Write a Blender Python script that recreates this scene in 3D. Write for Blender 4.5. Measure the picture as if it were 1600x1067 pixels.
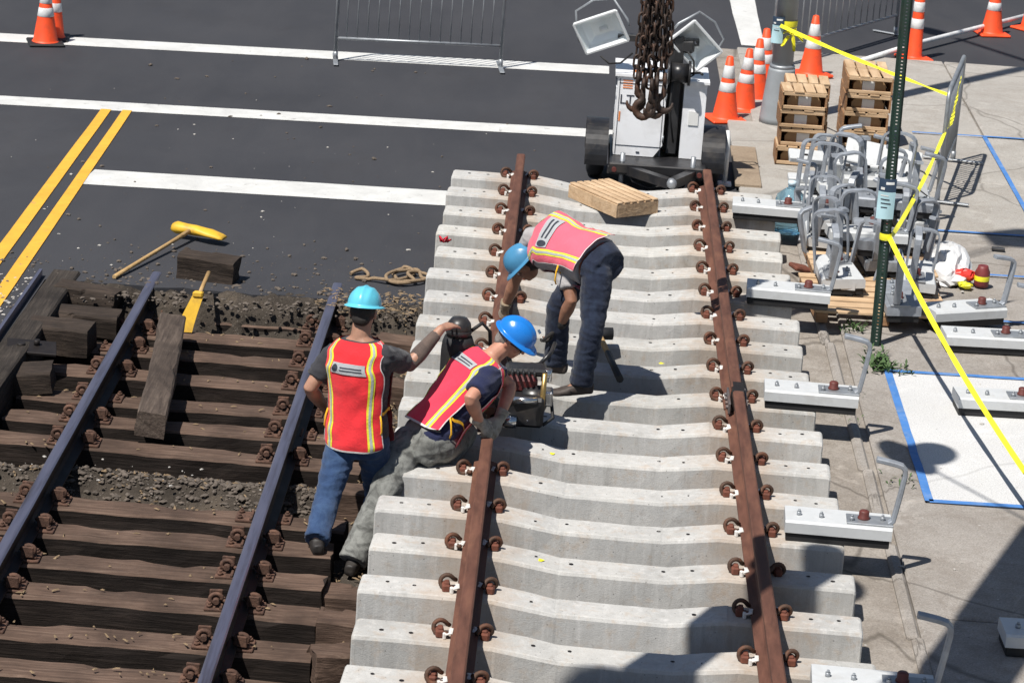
import bpy, math, random
from mathutils import Vector, Matrix, noise
random.seed(7)
V = Vector
for o in list(bpy.data.objects):
    bpy.data.objects.remove(o)
scene = bpy.context.scene
COL = scene.collection

# ------------------------------------------------------------------ camera
cam_data = bpy.data.cameras.new('camera')
cam = bpy.data.objects.new('camera', cam_data)
COL.objects.link(cam)
PITCH, YAW, ROLL = 0.307308, -0.0123937, 0.0683745
fw = V((math.sin(YAW)*math.cos(PITCH), math.cos(YAW)*math.cos(PITCH), -math.sin(PITCH)))
rt = V((math.cos(YAW), -math.sin(YAW), 0))
up = rt.cross(fw)
rt2 = rt*math.cos(ROLL) + up*math.sin(ROLL)
up2 = -rt*math.sin(ROLL) + up*math.cos(ROLL)
m = Matrix((rt2, up2, -fw)).transposed().to_4x4()
m.translation = V((0.4372, -13.6093, 6.1763))
cam.matrix_world = m
cam_data.sensor_width = 36
cam_data.lens = 4400.256/1600*36
cam_data.clip_end = 600
cam_data.dof.use_dof = True
cam_data.dof.focus_distance = 18.2
cam_data.dof.aperture_fstop = 9.0
scene.camera = cam

# ------------------------------------------------------------------ light
SUNV = V((-0.362, -0.438, 1.0)).normalized()
world = bpy.data.worlds.new('World'); scene.world = world; world.use_nodes = True
wn = world.node_tree
sky = wn.nodes.new('ShaderNodeTexSky'); sky.sky_type = 'NISHITA'; sky.sun_disc = False
sky.sun_elevation = math.asin(SUNV.z); sky.sun_rotation = math.atan2(SUNV.x, SUNV.y)
sky.air_density = 1.0; sky.dust_density = 0.6
bg = wn.nodes['Background']; bg.inputs[1].default_value = 0.06
wn.links.new(sky.outputs[0], bg.inputs[0])
sd = bpy.data.lights.new('sun', 'SUN'); sd.energy = 5.0; sd.angle = math.radians(0.53); sd.color = (1.0, 0.955, 0.89)
sun = bpy.data.objects.new('sun', sd); COL.objects.link(sun)
sun.rotation_euler = SUNV.to_track_quat('Z', 'Y').to_euler(); sun.location = (-8, -10, 22)
scene.view_settings.view_transform = 'Standard'
scene.view_settings.look = 'None'
scene.view_settings.exposure = 0.25
scene.view_settings.gamma = 1.0

# ------------------------------------------------------------------ materials
MATS = {}
class NT:
    def __init__(s, name):
        s.m = bpy.data.materials.new(name); s.m.use_nodes = True
        s.t = s.m.node_tree; s.b = s.t.nodes['Principled BSDF']
        MATS[name] = s.m
    def n(s, typ, **kw):
        x = s.t.nodes.new('ShaderNode'+typ)
        for k, v in kw.items():
            if k.startswith('i_'):
                x.inputs[k[2:].replace('_', ' ')].default_value = v
            else: setattr(x, k, v)
        return x
    def l(s, a, b): s.t.links.new(a, b)
    def pos(s, scale=(1, 1, 1), rot=(0, 0, 0), obj=False):
        if obj: src = s.n('TexCoord').outputs['Object']
        else: src = s.n('NewGeometry').outputs['Position']
        mp = s.n('Mapping'); mp.inputs['Scale'].default_value = scale; mp.inputs['Rotation'].default_value = rot
        s.l(src, mp.inputs[0]); return mp.outputs[0]
    def noise(s, vec, scale, detail=4, rough=.55, dist=0):
        x = s.n('TexNoise'); x.inputs['Scale'].default_value = scale; x.inputs['Detail'].default_value = detail
        x.inputs['Roughness'].default_value = rough; x.inputs['Distortion'].default_value = dist
        s.l(vec, x.inputs['Vector']); return x.outputs['Fac']
    def vor(s, vec, scale, feat='F1'):
        x = s.n('TexVoronoi', feature=feat); x.inputs['Scale'].default_value = scale; s.l(vec, x.inputs['Vector']); return x
    def ramp(s, fac, stops):
        x = s.n('ValToRGB'); e = x.color_ramp.elements
        while len(e) > 1: e.remove(e[-1])
        e[0].position = stops[0][0]; e[0].color = c4(stops[0][1])
        for p, c in stops[1:]:
            q = e.new(p); q.color = c4(c)
        s.l(fac, x.inputs[0]); return x.outputs[0]
    def mix(s, fac, a, b, mode='MIX'):
        x = s.n('MixRGB', blend_type=mode)
        for inp, v in zip(x.inputs, (fac, a, b)):
            if hasattr(v, 'is_linked'): s.l(v, inp)
            elif inp.type == 'VALUE': inp.default_value = v
            else: inp.default_value = c4(v)
        return x.outputs[0]
    def math(s, op, a, b=0.):
        x = s.n('Math', operation=op)
        for inp, v in zip(x.inputs, (a, b)):
            if hasattr(v, 'is_linked'): s.l(v, inp)
            else: inp.default_value = v
        return x.outputs[0]
    def bump(s, h, strength=.3, dist=.01):
        x = s.n('Bump'); x.inputs['Strength'].default_value = strength; x.inputs['Distance'].default_value = dist
        s.l(h, x.inputs['Height']); s.l(x.outputs[0], s.b.inputs['Normal'])
    def set(s, color=None, rough=None, metal=None, spec=None):
        for k, v in (('Base Color', color), ('Roughness', rough), ('Metallic', metal), ('Specular IOR Level', spec)):
            if v is None: continue
            if hasattr(v, 'is_linked'): s.l(v, s.b.inputs[k])
            else: s.b.inputs[k].default_value = c4(v) if k == 'Base Color' else v
        return s.m
def c4(c):
    if isinstance(c, (int, float)): return (c, c, c, 1)
    return (c[0], c[1], c[2], 1)
def mul(c, k): return tuple(x*k for x in c)

def mat(name, col, rough=.6, metal=0, var=.18, vs=6, dirt=None, dirtamt=.5, dscale=4, bump=0, bs=60, spec=.5, obj=False, stretch=(1, 1, 1)):
    """general painted/worn surface: blotchy tone, optional dirt patches, optional relief"""
    t = NT(name); p = t.pos(stretch, obj=obj)
    n1 = t.noise(p, vs, 5, .6)
    c = t.ramp(n1, [(.25, mul(col, 1-var)), (.5, col), (.75, mul(col, 1+var*.8))])
    if dirt:
        n2 = t.noise(p, dscale, 6, .65, .4)
        f = t.ramp(n2, [(.48, 0), (.68, dirtamt)])
        c = t.mix(f, c, dirt)
    r = t.ramp(n1, [(.2, max(rough-.08, .04)), (.8, min(rough+.12, 1))])
    if bump: t.bump(t.noise(p, bs, 4, .6), bump, .006)
    return t.set(c, r, metal, spec)

# asphalt
t = NT('asphalt'); p = t.pos()
big = t.noise(p, .35, 4, .6); mid = t.noise(t.pos((1.2, .35, 1)), 1.6, 5, .65, .5); fine = t.noise(p, 130, 2, .7)
c = t.ramp(big, [(.3, (.033, .034, .040)), (.7, (.050, .051, .058))])
c = t.mix(t.ramp(mid, [(.42, 0), (.72, .5)]), c, (.058, .058, .064))
c = t.mix(t.ramp(fine, [(.35, .40), (.6, 0)]), c, (.021, .021, .024))
c = t.mix(t.ramp(fine, [(.62, 0), (.75, .55)]), c, (.13, .13, .132))
sp = t.vor(p, 11); dust = t.ramp(sp.outputs['Distance'], [(.0, .75), (.045, 0)])
c = t.mix(dust, c, (.13, .128, .125))
st = t.noise(t.pos((1, .45, 1), (0, 0, .15)), .9, 6, .72, 1.4)
c = t.mix(t.ramp(st, [(.54, 0), (.70, .50)]), c, (.035, .034, .037))
t.bump(fine, .5, .004); t.set(c, t.ramp(mid, [(.3, .78), (.8, .92)]), 0, .35)
# road paint
def paint(name, col):
    t = NT(name); p = t.pos()
    n = t.noise(p, 55, 4, .75); w = t.noise(p, 3.2, 5, .7, .6)
    c = t.ramp(w, [(.3, mul(col, .80)), (.6, col)])
    c = t.mix(t.ramp(n, [(.27, .85), (.37, 0)]), c, (.10, .10, .10))
    c = t.mix(t.ramp(t.noise(p, 9, 4, .7, .8), [(.63, 0), (.70, .55)]), c, (.16, .155, .15))
    t.bump(n, .25, .003); t.set(c, .7, 0, .4)
paint('white_paint', (.62, .62, .60)); paint('yellow_paint', (.78, .41, .045))
# precast concrete ties
t = NT('tie_concrete'); p = t.pos()
n1 = t.noise(p, 2.3, 5, .6); n2 = t.noise(t.pos((9, 9, .9)), 2.2, 5, .7, .3); n3 = t.noise(p, 160, 2, .6); n4 = t.noise(p, 14, 5, .65)
c = t.ramp(n1, [(.28, (.38, .378, .366)), (.52, (.475, .47, .452)), (.75, (.54, .53, .505))])
c = t.mix(t.ramp(n2, [(.52, 0), (.66, .5)]), c, (.62, .61, .59))
c = t.mix(t.ramp(n2, [(.28, .45), (.44, 0)]), c, (.25, .24, .22))
c = t.mix(t.ramp(n4, [(.54, 0), (.70, .42)]), c, (.42, .32, .23))
pv = t.vor(p, 20); c = t.mix(t.ramp(pv.outputs['Distance'], [(.05, .8), (.10, 0)]), c, (.13, .125, .12))
c = t.mix(t.ramp(n3, [(.3, .25), (.5, 0)]), c, (.2, .2, .19))
# rust wash on the rail seats (a stain with its own place beside the clips)
sx = t.n('SeparateXYZ'); t.l(t.n('NewGeometry').outputs['Position'], sx.inputs[0])
d1 = t.math('ABSOLUTE', t.math('SUBTRACT', sx.outputs[0], .11)); d2 = t.math('ABSOLUTE', t.math('SUBTRACT', sx.outputs[0], 1.71))
d = t.math('MINIMUM', d1, d2); ru = t.math('ADD', d, t.math('MULTIPLY', t.noise(p, 9, 5, .7, .5), .5))
c = t.mix(t.ramp(ru, [(.36, .42), (.58, 0)]), c, (.40, .27, .17))
oi = t.n('ObjectInfo'); rr = oi.outputs['Random']
c = t.mix(1, c, t.ramp(rr, [(0, (.90, .895, .88)), (.5, (1, 1, 1)), (1, (1.06, 1.05, 1.02))]), 'MULTIPLY')
sm = t.noise(t.pos((1, 1.8, 1), (0, 0, .4)), 5.5, 6, .7, 1.3); c = t.mix(t.ramp(sm, [(.60, 0), (.69, .38)]), c, (.24, .215, .19))
t.bump(t.math('ADD', n3, t.math('MULTIPLY', t.noise(p, 35, 4, .6), 1.2)), .3, .005); t.set(c, .86, 0, .3)
# sidewalk concretes
def slabmat(name, a, b, stain, amt):
    t = NT(name); p = t.pos()
    c = t.ramp(t.noise(p, 1.1, 6, .65, .3), [(.3, a), (.7, b)])
    c = t.mix(t.ramp(t.noise(p, 2.8, 7, .7, .9), [(.45, 0), (.66, amt)]), c, stain)
    fn = t.noise(p, 95, 4, .75)
    c = t.mix(t.ramp(fn, [(.32, .6), (.5, 0)]), c, mul(a, .40))
    c = t.mix(t.ramp(fn, [(.56, 0), (.70, .45)]), c, mul(b, 1.5))
    c = t.mix(t.ramp(t.noise(p, 13, 6, .75, 1.2), [(.5, 0), (.66, amt*.8)]), c, stain)
    c = t.mix(t.ramp(t.noise(t.pos((1, .8, 1), (0, 0, .3)), 1.7, 7, .75, 1.6), [(.56, 0), (.66, amt*.7)]), c, mul(b, 1.35))
    ck = t.n('TexVoronoi', feature='DISTANCE_TO_EDGE'); ck.inputs['Scale'].default_value = .55; t.l(t.mix(.25, p, t.n('TexNoise', i_Scale=2.5).outputs['Color']), ck.inputs['Vector'])
    c = t.mix(t.ramp(ck.outputs['Distance'], [(.002, amt), (.007, 0)]), c, mul(stain, .35))
    c = t.mix(t.ramp(t.vor(p, 7.5).outputs['Distance'], [(.03, .7), (.055, 0)]), c, (.08, .075, .07))
    c = t.mix(t.ramp(t.vor(t.pos((1, 1.4, 1), (0, 0, .6)), 5.2).outputs['Distance'], [(.03, .8), (.05, 0)]), c, (.55, .54, .52))
    t.bump(fn, .4, .004); t.set(c, .88, 0, .3)
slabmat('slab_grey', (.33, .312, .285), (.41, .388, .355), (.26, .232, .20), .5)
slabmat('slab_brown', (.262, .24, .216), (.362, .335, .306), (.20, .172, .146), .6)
slabmat('slab_white', (.53, .53, .525), (.60, .60, .595), (.5, .49, .47), .25)
slabmat('gutter', (.245, .218, .19), (.34, .308, .272), (.17, .143, .115), .6)
slabmat('tan_plate', (.27, .21, .15), (.33, .26, .19), (.18, .13, .09), .5)
# old timber
def wood(name, cols, axis, gs=5, crack=(.012, .009, .007), rough=.85):
    t = NT(name)
    st = [16, 16, 16]; st[axis] = .9
    p = t.pos(tuple(st)); pw = t.pos()
    g = t.noise(p, gs*.6, 6, .7, .4)
    c = t.ramp(g, [(.25, cols[0]), (.5, cols[1]), (.78, cols[2])])
    c = t.mix(t.ramp(t.noise(pw, 2.2, 5, .6), [(.35, .7), (.6, 0)]), c, mul(cols[0], .8))
    c = t.mix(t.ramp(t.noise(p, gs*1.4, 3, .8), [(.27, .9), (.36, 0)]), c, crack)
    t.bump(g, .7, .012); t.set(c, rough, 0, .25)
OLDW = ((.035, .026, .021), (.085, .062, .048), (.165, .122, .093))
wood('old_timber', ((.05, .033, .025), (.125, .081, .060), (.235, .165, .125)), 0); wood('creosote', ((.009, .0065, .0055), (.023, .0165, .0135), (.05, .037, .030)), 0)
wood('grey_timber', ((.045, .034, .028), (.10, .076, .061), (.18, .14, .112)), 1, 4)
wood('dark_timber', ((.020, .015, .012), (.05, .037, .029), (.105, .077, .058)), 0)
wood('dark_timber_y', ((.018, .015, .013), (.045, .037, .031), (.10, .082, .067)), 1)
wood('crate_pine', ((.44, .29, .165), (.60, .425, .265), (.72, .55, .37)), 1, 2.2, (.25, .15, .07), .7)
wood('crate_pine_x', ((.44, .29, .165), (.60, .425, .265), (.72, .55, .37)), 0, 2.2, (.25, .15, .07), .7)
wood('crate_dark', ((.24, .125, .06), (.34, .19, .10), (.43, .26, .15)), 0, 2.2, (.12, .06, .03), .75)
wood('handle_wood', ((.36, .22, .09), (.50, .33, .15), (.60, .43, .22)), 0, 2)
# soil
t = NT('trench_soil'); p = t.pos()
c = t.ramp(t.noise(p, 3, 7, .7, .5), [(.3, (.03, .025, .02)), (.55, (.075, .062, .05)), (.75, (.15, .12, .09))])
c = t.mix(t.ramp(t.vor(p, 30).outputs['Distance'], [(.08, .7), (.2, 0)]), c, (.20, .18, .155))
t.bump(t.noise(p, 40, 5, .7), .9, .03); t.set(c, .95, 0, .2)
mat('stone', (.105, .086, .07), .9, 0, .6, 9); mat('stone_pale', (.42, .40, .37), .9, 0, .4, 9)
mat('straw', (.22, .155, .09), .9, 0, .4, 20)
# metal
mat('rail_rust', (.120, .052, .035), .72, .15, .4, 7, (.215, .10, .062), .7, 3.0, .35, 90, .4, stretch=(3, .6, 3))
mat('rail_seam', (.25, .13, .06), .75, .1, .3, 9)
mat('rail_dark', (.018, .014, .013), .6, .3, .4, 9)
mat('rail_grey', (.13, .115, .115), .6, .3, .3, 9, (.18, .09, .06), .6, 3)
t = NT('rail_worn'); p = t.pos((6, .35, 6))
c = t.ramp(t.noise(p, 3.5, 4, .6), [(.3, (.13, .115, .14)), (.5, (.22, .215, .29)), (.8, (.30, .29, .36))])
t.set(c, .38, .75, .5)
mat('clip_rust', (.085, .048, .032), .7, .25, .45, 25, (.22, .075, .035), .7, 12, .3, 120)
mat('shoulder_rust', (.145, .047, .028), .8, .05, .5, 22)
mat('plate_rust', (.085, .045, .031), .85, .1, .5, 22, (.19, .10, .066), .75, 16, .6, 110)
mat('insulator_white', (.68, .66, .63), .55, 0, .08, 12)
mat('galv', (.34, .36, .38), .45, .55, .18, 14, (.22, .22, .23), .5, 6)
mat('galv_arm', (.31, .335, .37), .5, .3, .25, 16, (.27, .27, .28), .4, 7)
mat('dark_steel', (.05, .05, .052), .5, .5, .3, 12)
mat('grey_paint', (.30, .325, .345), .5, .1, .10, 4, (.22, .225, .23), .5, 3)
mat('green_paint', (.016, .040, .030), .45, .1, .25, 9, (.05, .055, .045), .4, 8)
mat('bracket_grey', (.56, .575, .58), .5, .05, .07, 7, (.36, .35, .33), .35, 7)
mat('black_rubber', (.014, .014, .015), .65, 0, .3, 10)
mat('black_paint', (.016, .016, .018), .35, 0, .3, 10, (.07, .06, .05), .5, 6)
mat('red_knob', (.115, .028, .022), .55, 0, .25, 25)
mat('cone_orange', (.90, .085, .018), .5, 0, .08, 8, (.45, .07, .03), .55, 9)
mat('cone_white', (.72, .73, .73), .4, 0, .06, 10, (.35, .33, .31), .5, 12)
mat('trailer_white', (.84, .85, .87), .35, 0, .04, 5, (.45, .43, .40), .35, 4)
mat('tyre', (.02, .02, .021), .8, 0, .25, 12)
mat('lamp_white', (.76, .78, .78), .35, 0, .04, 8)
mat('lamp_reflector', (.86, .90, .91), .5, .35, .03, 8)
t = NT('lamp_glass'); t.set((.92, .96, .96), .03, 0, .5); t.b.inputs['Transmission Weight'].default_value = .9; t.b.inputs['Alpha'].default_value = .22
mat('print_dark', (.03, .035, .05), .6, 0, .2, 10)
mat('print_orange', (.70, .22, .05), .6, 0, .1, 10)
mat('chain_rust', (.05, .034, .027), .6, .35, .5, 20, (.17, .075, .04), .6, 10, .4, 90)
mat('tape_yellow', (.86, .80, .035), .42, 0, .06, 6, (.55, .50, .03), .3, 9)
mat('tape_blue', (.06, .19, .48), .7, 0, .15, 8, (.25, .33, .46), .5, 6)
mat('paper_blue', (.42, .62, .68), .6, 0, .06, 12)
mat('paper_navy', (.025, .05, .09), .6, 0, .1, 10)
mat('paper_white', (.72, .72, .70), .7, 0, .06, 10)
mat('kraft', (.30, .185, .09), .8, 0, .2, 14)
t = NT('jug_plastic'); t.set((.34, .58, .72), .12, 0, .5); t.b.inputs['Transmission Weight'].default_value = .75; t.b.inputs['IOR'].default_value = 1.2
mat('jug_cap', (.55, .66, .72), .5, 0, .1, 10)
t = NT('bag_plastic'); t.set((.72, .72, .72), .35, 0, .5); t.b.inputs['Transmission Weight'].default_value = .15
mat('red_plastic', (.62, .04, .03), .4, 0, .2, 15); mat('maroon_label', (.17, .03, .03), .5, 0, .3, 15); mat('tool_yellow', (.72, .43, .03), .5, 0, .15, 12, (.25, .15, .04), .6, 9)
mat('rope', (.27, .19, .115), .9, 0, .35, 60, bump=.8, bs=240)
mat('leaf', (.055, .105, .03), .7, 0, .4, 20); mat('red_ribbon', (.55, .01, .03), .7, 0, .2, 12)
# people
def cloth(name, col, var=.15, dirt=None, damt=.5, ws=700, rough=.9):
    t = NT(name); p = t.pos()
    n = t.noise(p, 7, 5, .65, .5)
    c = t.ramp(n, [(.28, mul(col, 1-var)), (.72, mul(col, 1+var))])
    if dirt: c = t.mix(t.ramp(t.noise(p, 11, 6, .7, .8), [(.45, 0), (.63, damt)]), c, dirt)
    w = t.noise(p, ws, 2, .5); c = t.mix(t.ramp(w, [(.3, .25), (.6, 0)]), c, mul(col, .55))
    t.bump(t.math('ADD', w, t.math('MULTIPLY', t.noise(p, 30, 4, .6, 1.2), 3)), .35, .006)
    t.set(c, rough, 0, .2); t.b.inputs['Sheen Weight'].default_value = .15
cloth('tee_charcoal', (.040, .040, .046)); cloth('tee_navy', (.020, .025, .068)); cloth('tee_grey', (.40, .385, .385))
cloth('denim_blue', (.030, .060, .135), .3, (.06, .11, .21), .6); cloth('denim_dark', (.013, .018, .036), .3, (.03, .045, .08), .6)
cloth('pants_grey', (.22, .225, .21), .3, (.045, .045, .042), .75)
cloth('vest_red', (.80, .035, .045), .07, ws=1000); cloth('vest_pink', (.80, .05, .095), .07, ws=1000); cloth('vest_faded', (.84, .14, .20), .07, ws=1000)
cloth('stripe_yellow', (.82, .76, .05), .05); cloth('stripe_silver', (.42, .45, .44), .06, rough=.45); cloth('vest_piping', (.7, .66, .64), .06)
cloth('patch_silver', (.40, .415, .43), .08, rough=.5); cloth('strap_orange', (.85, .45, .02), .1)
cloth('glove_pale', (.40, .37, .32), .25, (.12, .10, .08), .7); cloth('glove_tan', (.30, .235, .16), .25, (.12, .10, .07), .6); cloth('glove_dark', (.028, .026, .025), .3)
mat('boot_dark', (.022, .019, .018), .6, 0, .3, 18, (.07, .06, .05), .5, 10); mat('boot_brown', (.045, .034, .029), .65, 0, .35, 18, (.12, .10, .085), .6, 10)
def skin(name, col):
    t = NT(name); p = t.pos()
    c = t.ramp(t.noise(p, 14, 5, .6), [(.3, mul(col, .8)), (.7, mul(col, 1.12))])
    t.bump(t.noise(p, 220, 3, .6), .15, .003); t.set(c, .5, 0, .45)
    t.b.inputs['Subsurface Weight'].default_value = .08; t.b.inputs['Subsurface Radius'].default_value = (.012, .005, .003)
skin('skin_a', (.40, .215, .145)); skin('skin_b', (.50, .245, .165)); skin('skin_c', (.30, .15, .095))
cloth('tattoo_sleeve', (.13, .095, .08), .35, (.05, .045, .045), .6)
mat('hat_cyan', (.12, .53, .68), .28, 0, .03, 6, (.10, .40, .50), .3, 7); mat('hat_blue', (.015, .19, .62), .25, 0, .03, 6); mat('hat_steel_blue', (.065, .24, .42), .32, 0, .04, 6, (.05, .15, .26), .4, 9)
mat('hair_dark', (.018, .014, .012), .7, 0, .3, 60); mat('hair_grey', (.22, .20, .185), .75, 0, .3, 60); mat('eye_white', (.75, .73, .70), .2, 0, .02, 5); mat('lens_dark', (.015, .015, .018), .1, 0, .1, 5)
mat('red_engine', (.085, .010, .010), .45, 0, .12, 12, (.12, .02, .02), .5, 9); mat('brass', (.45, .30, .11), .35, .8, .2, 14)
mat('chrome', (.62, .62, .62), .2, .95, .1, 14)
t = NT('foliage_far'); t.set((.05, .09, .03), .8)

# ------------------------------------------------------------------ mesh helpers
def R3(rx=0, ry=0, rz=0):
    return Matrix.Rotation(rz, 3, 'Z') @ Matrix.Rotation(ry, 3, 'Y') @ Matrix.Rotation(rx, 3, 'X')
def frame(d, hint=V((0, 0, 1))):
    d = d.normalized(); a = hint.cross(d)
    if a.length < 1e-4: a = V((1, 0, 0)).cross(d)
    a.normalize(); b = d.cross(a).normalized()
    return a, b
class MB:
    def __init__(s): s.v = []; s.f = []; s.mi = []; s.sm = []; s.k = 0; s.smooth = False
    def add(s, vs, fs, smooth=None):
        o = len(s.v); s.v += [tuple(x) for x in vs]
        for f in fs:
            s.f.append(tuple(i+o for i in f)); s.mi.append(s.k); s.sm.append(s.smooth if smooth is None else smooth)
        return s
    def box(s, c, d, rot=None, ch=0):
        c = V(c); hx, hy, hz = d[0]/2, d[1]/2, d[2]/2
        if ch <= 0:
            vs = [V((x, y, z)) for x in (-hx, hx) for y in (-hy, hy) for z in (-hz, hz)]
            fs = [(0, 1, 3, 2), (4, 6, 7, 5), (0, 4, 5, 1), (2, 3, 7, 6), (0, 2, 6, 4), (1, 5, 7, 3)]
        else:
            vs = []; idx = {}
            for sx in (-1, 1):
                for sy in (-1, 1):
                    for sz in (-1, 1):
                        for ax in range(3):
                            q = [sx*(hx-ch), sy*(hy-ch), sz*(hz-ch)]
                            q[ax] = (sx*hx, sy*hy, sz*hz)[ax]
                            idx[(sx, sy, sz, ax)] = len(vs); vs.append(V(q))
            fs = []
            for ax in range(3):
                b, e = (ax+1) % 3, (ax+2) % 3
                for sg in (-1, 1):
                    r = []
                    for (p, q) in ((-1, -1), (1, -1), (1, 1), (-1, 1)):
                        k = [0, 0, 0]; k[ax] = sg; k[b] = p; k[e] = q; r.append(idx[tuple(k)+(ax,)])
                    fs.append(tuple(r if sg > 0 else r[::-1]))
            for ax in range(3):
                b, e = (ax+1) % 3, (ax+2) % 3
                for p in (-1, 1):
                    for q in (-1, 1):
                        k0 = [0]*3; k1 = [0]*3; k0[ax] = -1; k1[ax] = 1
                        k0[b] = k1[b] = p; k0[e] = k1[e] = q
                        r = (idx[tuple(k0)+(b,)], idx[tuple(k1)+(b,)], idx[tuple(k1)+(e,)], idx[tuple(k0)+(e,)])
                        fs.append(r if p*q > 0 else r[::-1])
            for sx in (-1, 1):
                for sy in (-1, 1):
                    for sz in (-1, 1):
                        r = [idx[(sx, sy, sz, a)] for a in range(3)]
                        fs.append(tuple(r if sx*sy*sz > 0 else r[::-1]))
        if rot: vs = [rot @ x for x in vs]
        return s.add([x+c for x in vs], fs, False)
    def loft(s, rings, cap=True, smooth=True, closed=True):
        n = len(rings[0]); vs = [p for r in rings for p in r]; fs = []
        for i in range(len(rings)-1):
            for j in range(n if closed else n-1):
                k = (j+1) % n; fs.append((i*n+j, i*n+k, (i+1)*n+k, (i+1)*n+j))
        s.add(vs, fs, smooth)
        if cap:
            o = len(s.v)-len(vs)
            s.f.append(tuple(o+j for j in range(n))[::-1]); s.f.append(tuple(o+(len(rings)-1)*n+j for j in range(n)))
            s.mi += [s.k]*2; s.sm += [False]*2
        return s
    def tube(s, pts, r, n=8, closed=False, smooth=True, ends=True):
        pts = [V(p) for p in pts]; N = len(pts); rs = r if isinstance(r, (list, tuple)) else [r]*N
        rings = []; pa = None
        for i in range(N):
            a = pts[(i-1) % N] if (closed or i > 0) else pts[i]; b = pts[(i+1) % N] if (closed or i < N-1) else pts[i]
            d = (b-a).normalized()
            if pa is None: x, y = frame(d)
            else:
                x = pa - d*pa.dot(d)
                x = x.normalized() if x.length > 1e-5 else frame(d)[0]
                y = d.cross(x)
            pa = x
            rings.append([pts[i] + (x*math.cos(2*math.pi*j/n) + y*math.sin(2*math.pi*j/n))*rs[i] for j in range(n)])
        if closed: rings.append(rings[0])
        return s.loft(rings, cap=ends and not closed, smooth=smooth)
    def lathe(s, prof, c=(0, 0, 0), n=20, rot=None, smooth=True, cap=True):
        rings = []
        for r, z in prof:
            ring = [V((r*math.cos(2*math.pi*j/n), r*math.sin(2*math.pi*j/n), z)) for j in range(n)]
            if rot: ring = [rot @ q for q in ring]
            rings.append([q+V(c) for q in ring])
        return s.loft(rings, cap, smooth)
    def cyl(s, a, b, r, n=10, r2=None): return s.tube([a, b], [r, r if r2 is None else r2], n)
    def ball(s, c, r, n=10, m=7, rot=None):
        if not isinstance(r, (tuple, list)): r = (r, r, r)
        rings = []
        for i in range(m+1):
            th = math.pi*(.02+.96*i/m); ring = []
            for j in range(n):
                a = 2*math.pi*j/n; q = V((r[0]*math.sin(th)*math.cos(a), r[1]*math.sin(th)*math.sin(a), -r[2]*math.cos(th)))
                ring.append((rot @ q if rot else q)+V(c))
            rings.append(ring)
        return s.loft(rings)
    def prism(s, prof, a, b, hint=V((0, 0, 1)), smooth=False):
        """2-D profile (x right, y up) swept from a to b"""
        a, b = V(a), V(b); d = (b-a).normalized(); x = d.cross(hint).normalized(); y = x.cross(d)
        return s.loft([[q+x*p[0]+y*p[1] for p in prof] for q in (a, b)], True, smooth)
    def mesh(s, name, mats):
        me = bpy.data.meshes.new(name); me.from_pydata(s.v, [], s.f); me.validate(clean_customdata=False) if False else None
        for mm in (mats if isinstance(mats, (list, tuple)) else [mats]): me.materials.append(MATS[mm])
        me.polygons.foreach_set('material_index', s.mi); me.polygons.foreach_set('use_smooth', s.sm); me.update()
        return me
    def build(s, name, mats, parent=None, world=True):
        """links ONE mesh object; world=True: vertices are world coordinates"""
        if parent is not None and world:
            o = ORG[parent.name]; s.v = [(x-o.x, y-o.y, z-o.z) for x, y, z in s.v]
            return obj(name, s.mesh(name, mats), parent)
        if parent is None and world and s.v:
            xs, ys, zs = zip(*s.v); o = V(((min(xs)+max(xs))/2, (min(ys)+max(ys))/2, min(zs)))
            s.v = [(x-o.x, y-o.y, z-o.z) for x, y, z in s.v]
            ob = obj(name, s.mesh(name, mats)); ob.location = o; ORG[ob.name] = o.copy(); return ob
        return obj(name, s.mesh(name, mats), parent)
ORG = {}
def obj(name, me, parent=None, loc=None, rot=None):
    ob = bpy.data.objects.new(name, me); COL.objects.link(ob)
    if parent is not None:
        ob.parent = parent; ORG[ob.name] = ORG.get(parent.name, V((0, 0, 0))).copy()
    else: ORG[ob.name] = V((0, 0, 0))
    if loc is not None: ob.location = loc
    if rot is not None: ob.rotation_euler = rot
    return ob
def thing(name, label, cat, loc=(0, 0, 0), rz=0, group=None):
    o = bpy.data.objects.new(name, None); COL.objects.link(o); o.empty_display_size = .1
    o.location = loc; o.rotation_euler = (0, 0, rz); ORG[o.name] = V(loc)
    return tag(o, label, cat, group)
def tag(o, label, cat, group=None, kind=None):
    if label: o['label'] = label
    if cat: o['category'] = cat
    if group: o['group'] = group
    if kind: o['kind'] = kind
    return o
def struct(o): o['kind'] = 'structure'; return o
def copytree(o, parent=None):
    c = o.copy(); COL.objects.link(c)
    if parent is not None: c.parent = parent
    for ch in list(o.children): copytree(ch, c)
    return c
def arc(c, a, b, r, t0, t1, n):
    return [V(c)+(a*math.cos(t0+(t1-t0)*i/n)+b*math.sin(t0+(t1-t0)*i/n))*r for i in range(n+1)]

# ================================================================== SETTING
X0, X1, YT = -3.34, -0.42, 6.56          # trench: left side, right side, far side
mb = MB()
def quad(mb, x0, y0, x1, y1, z): mb.add([(x0, y0, z), (x1, y0, z), (x1, y1, z), (x0, y1, z)], [(0, 1, 2, 3)])
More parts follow.
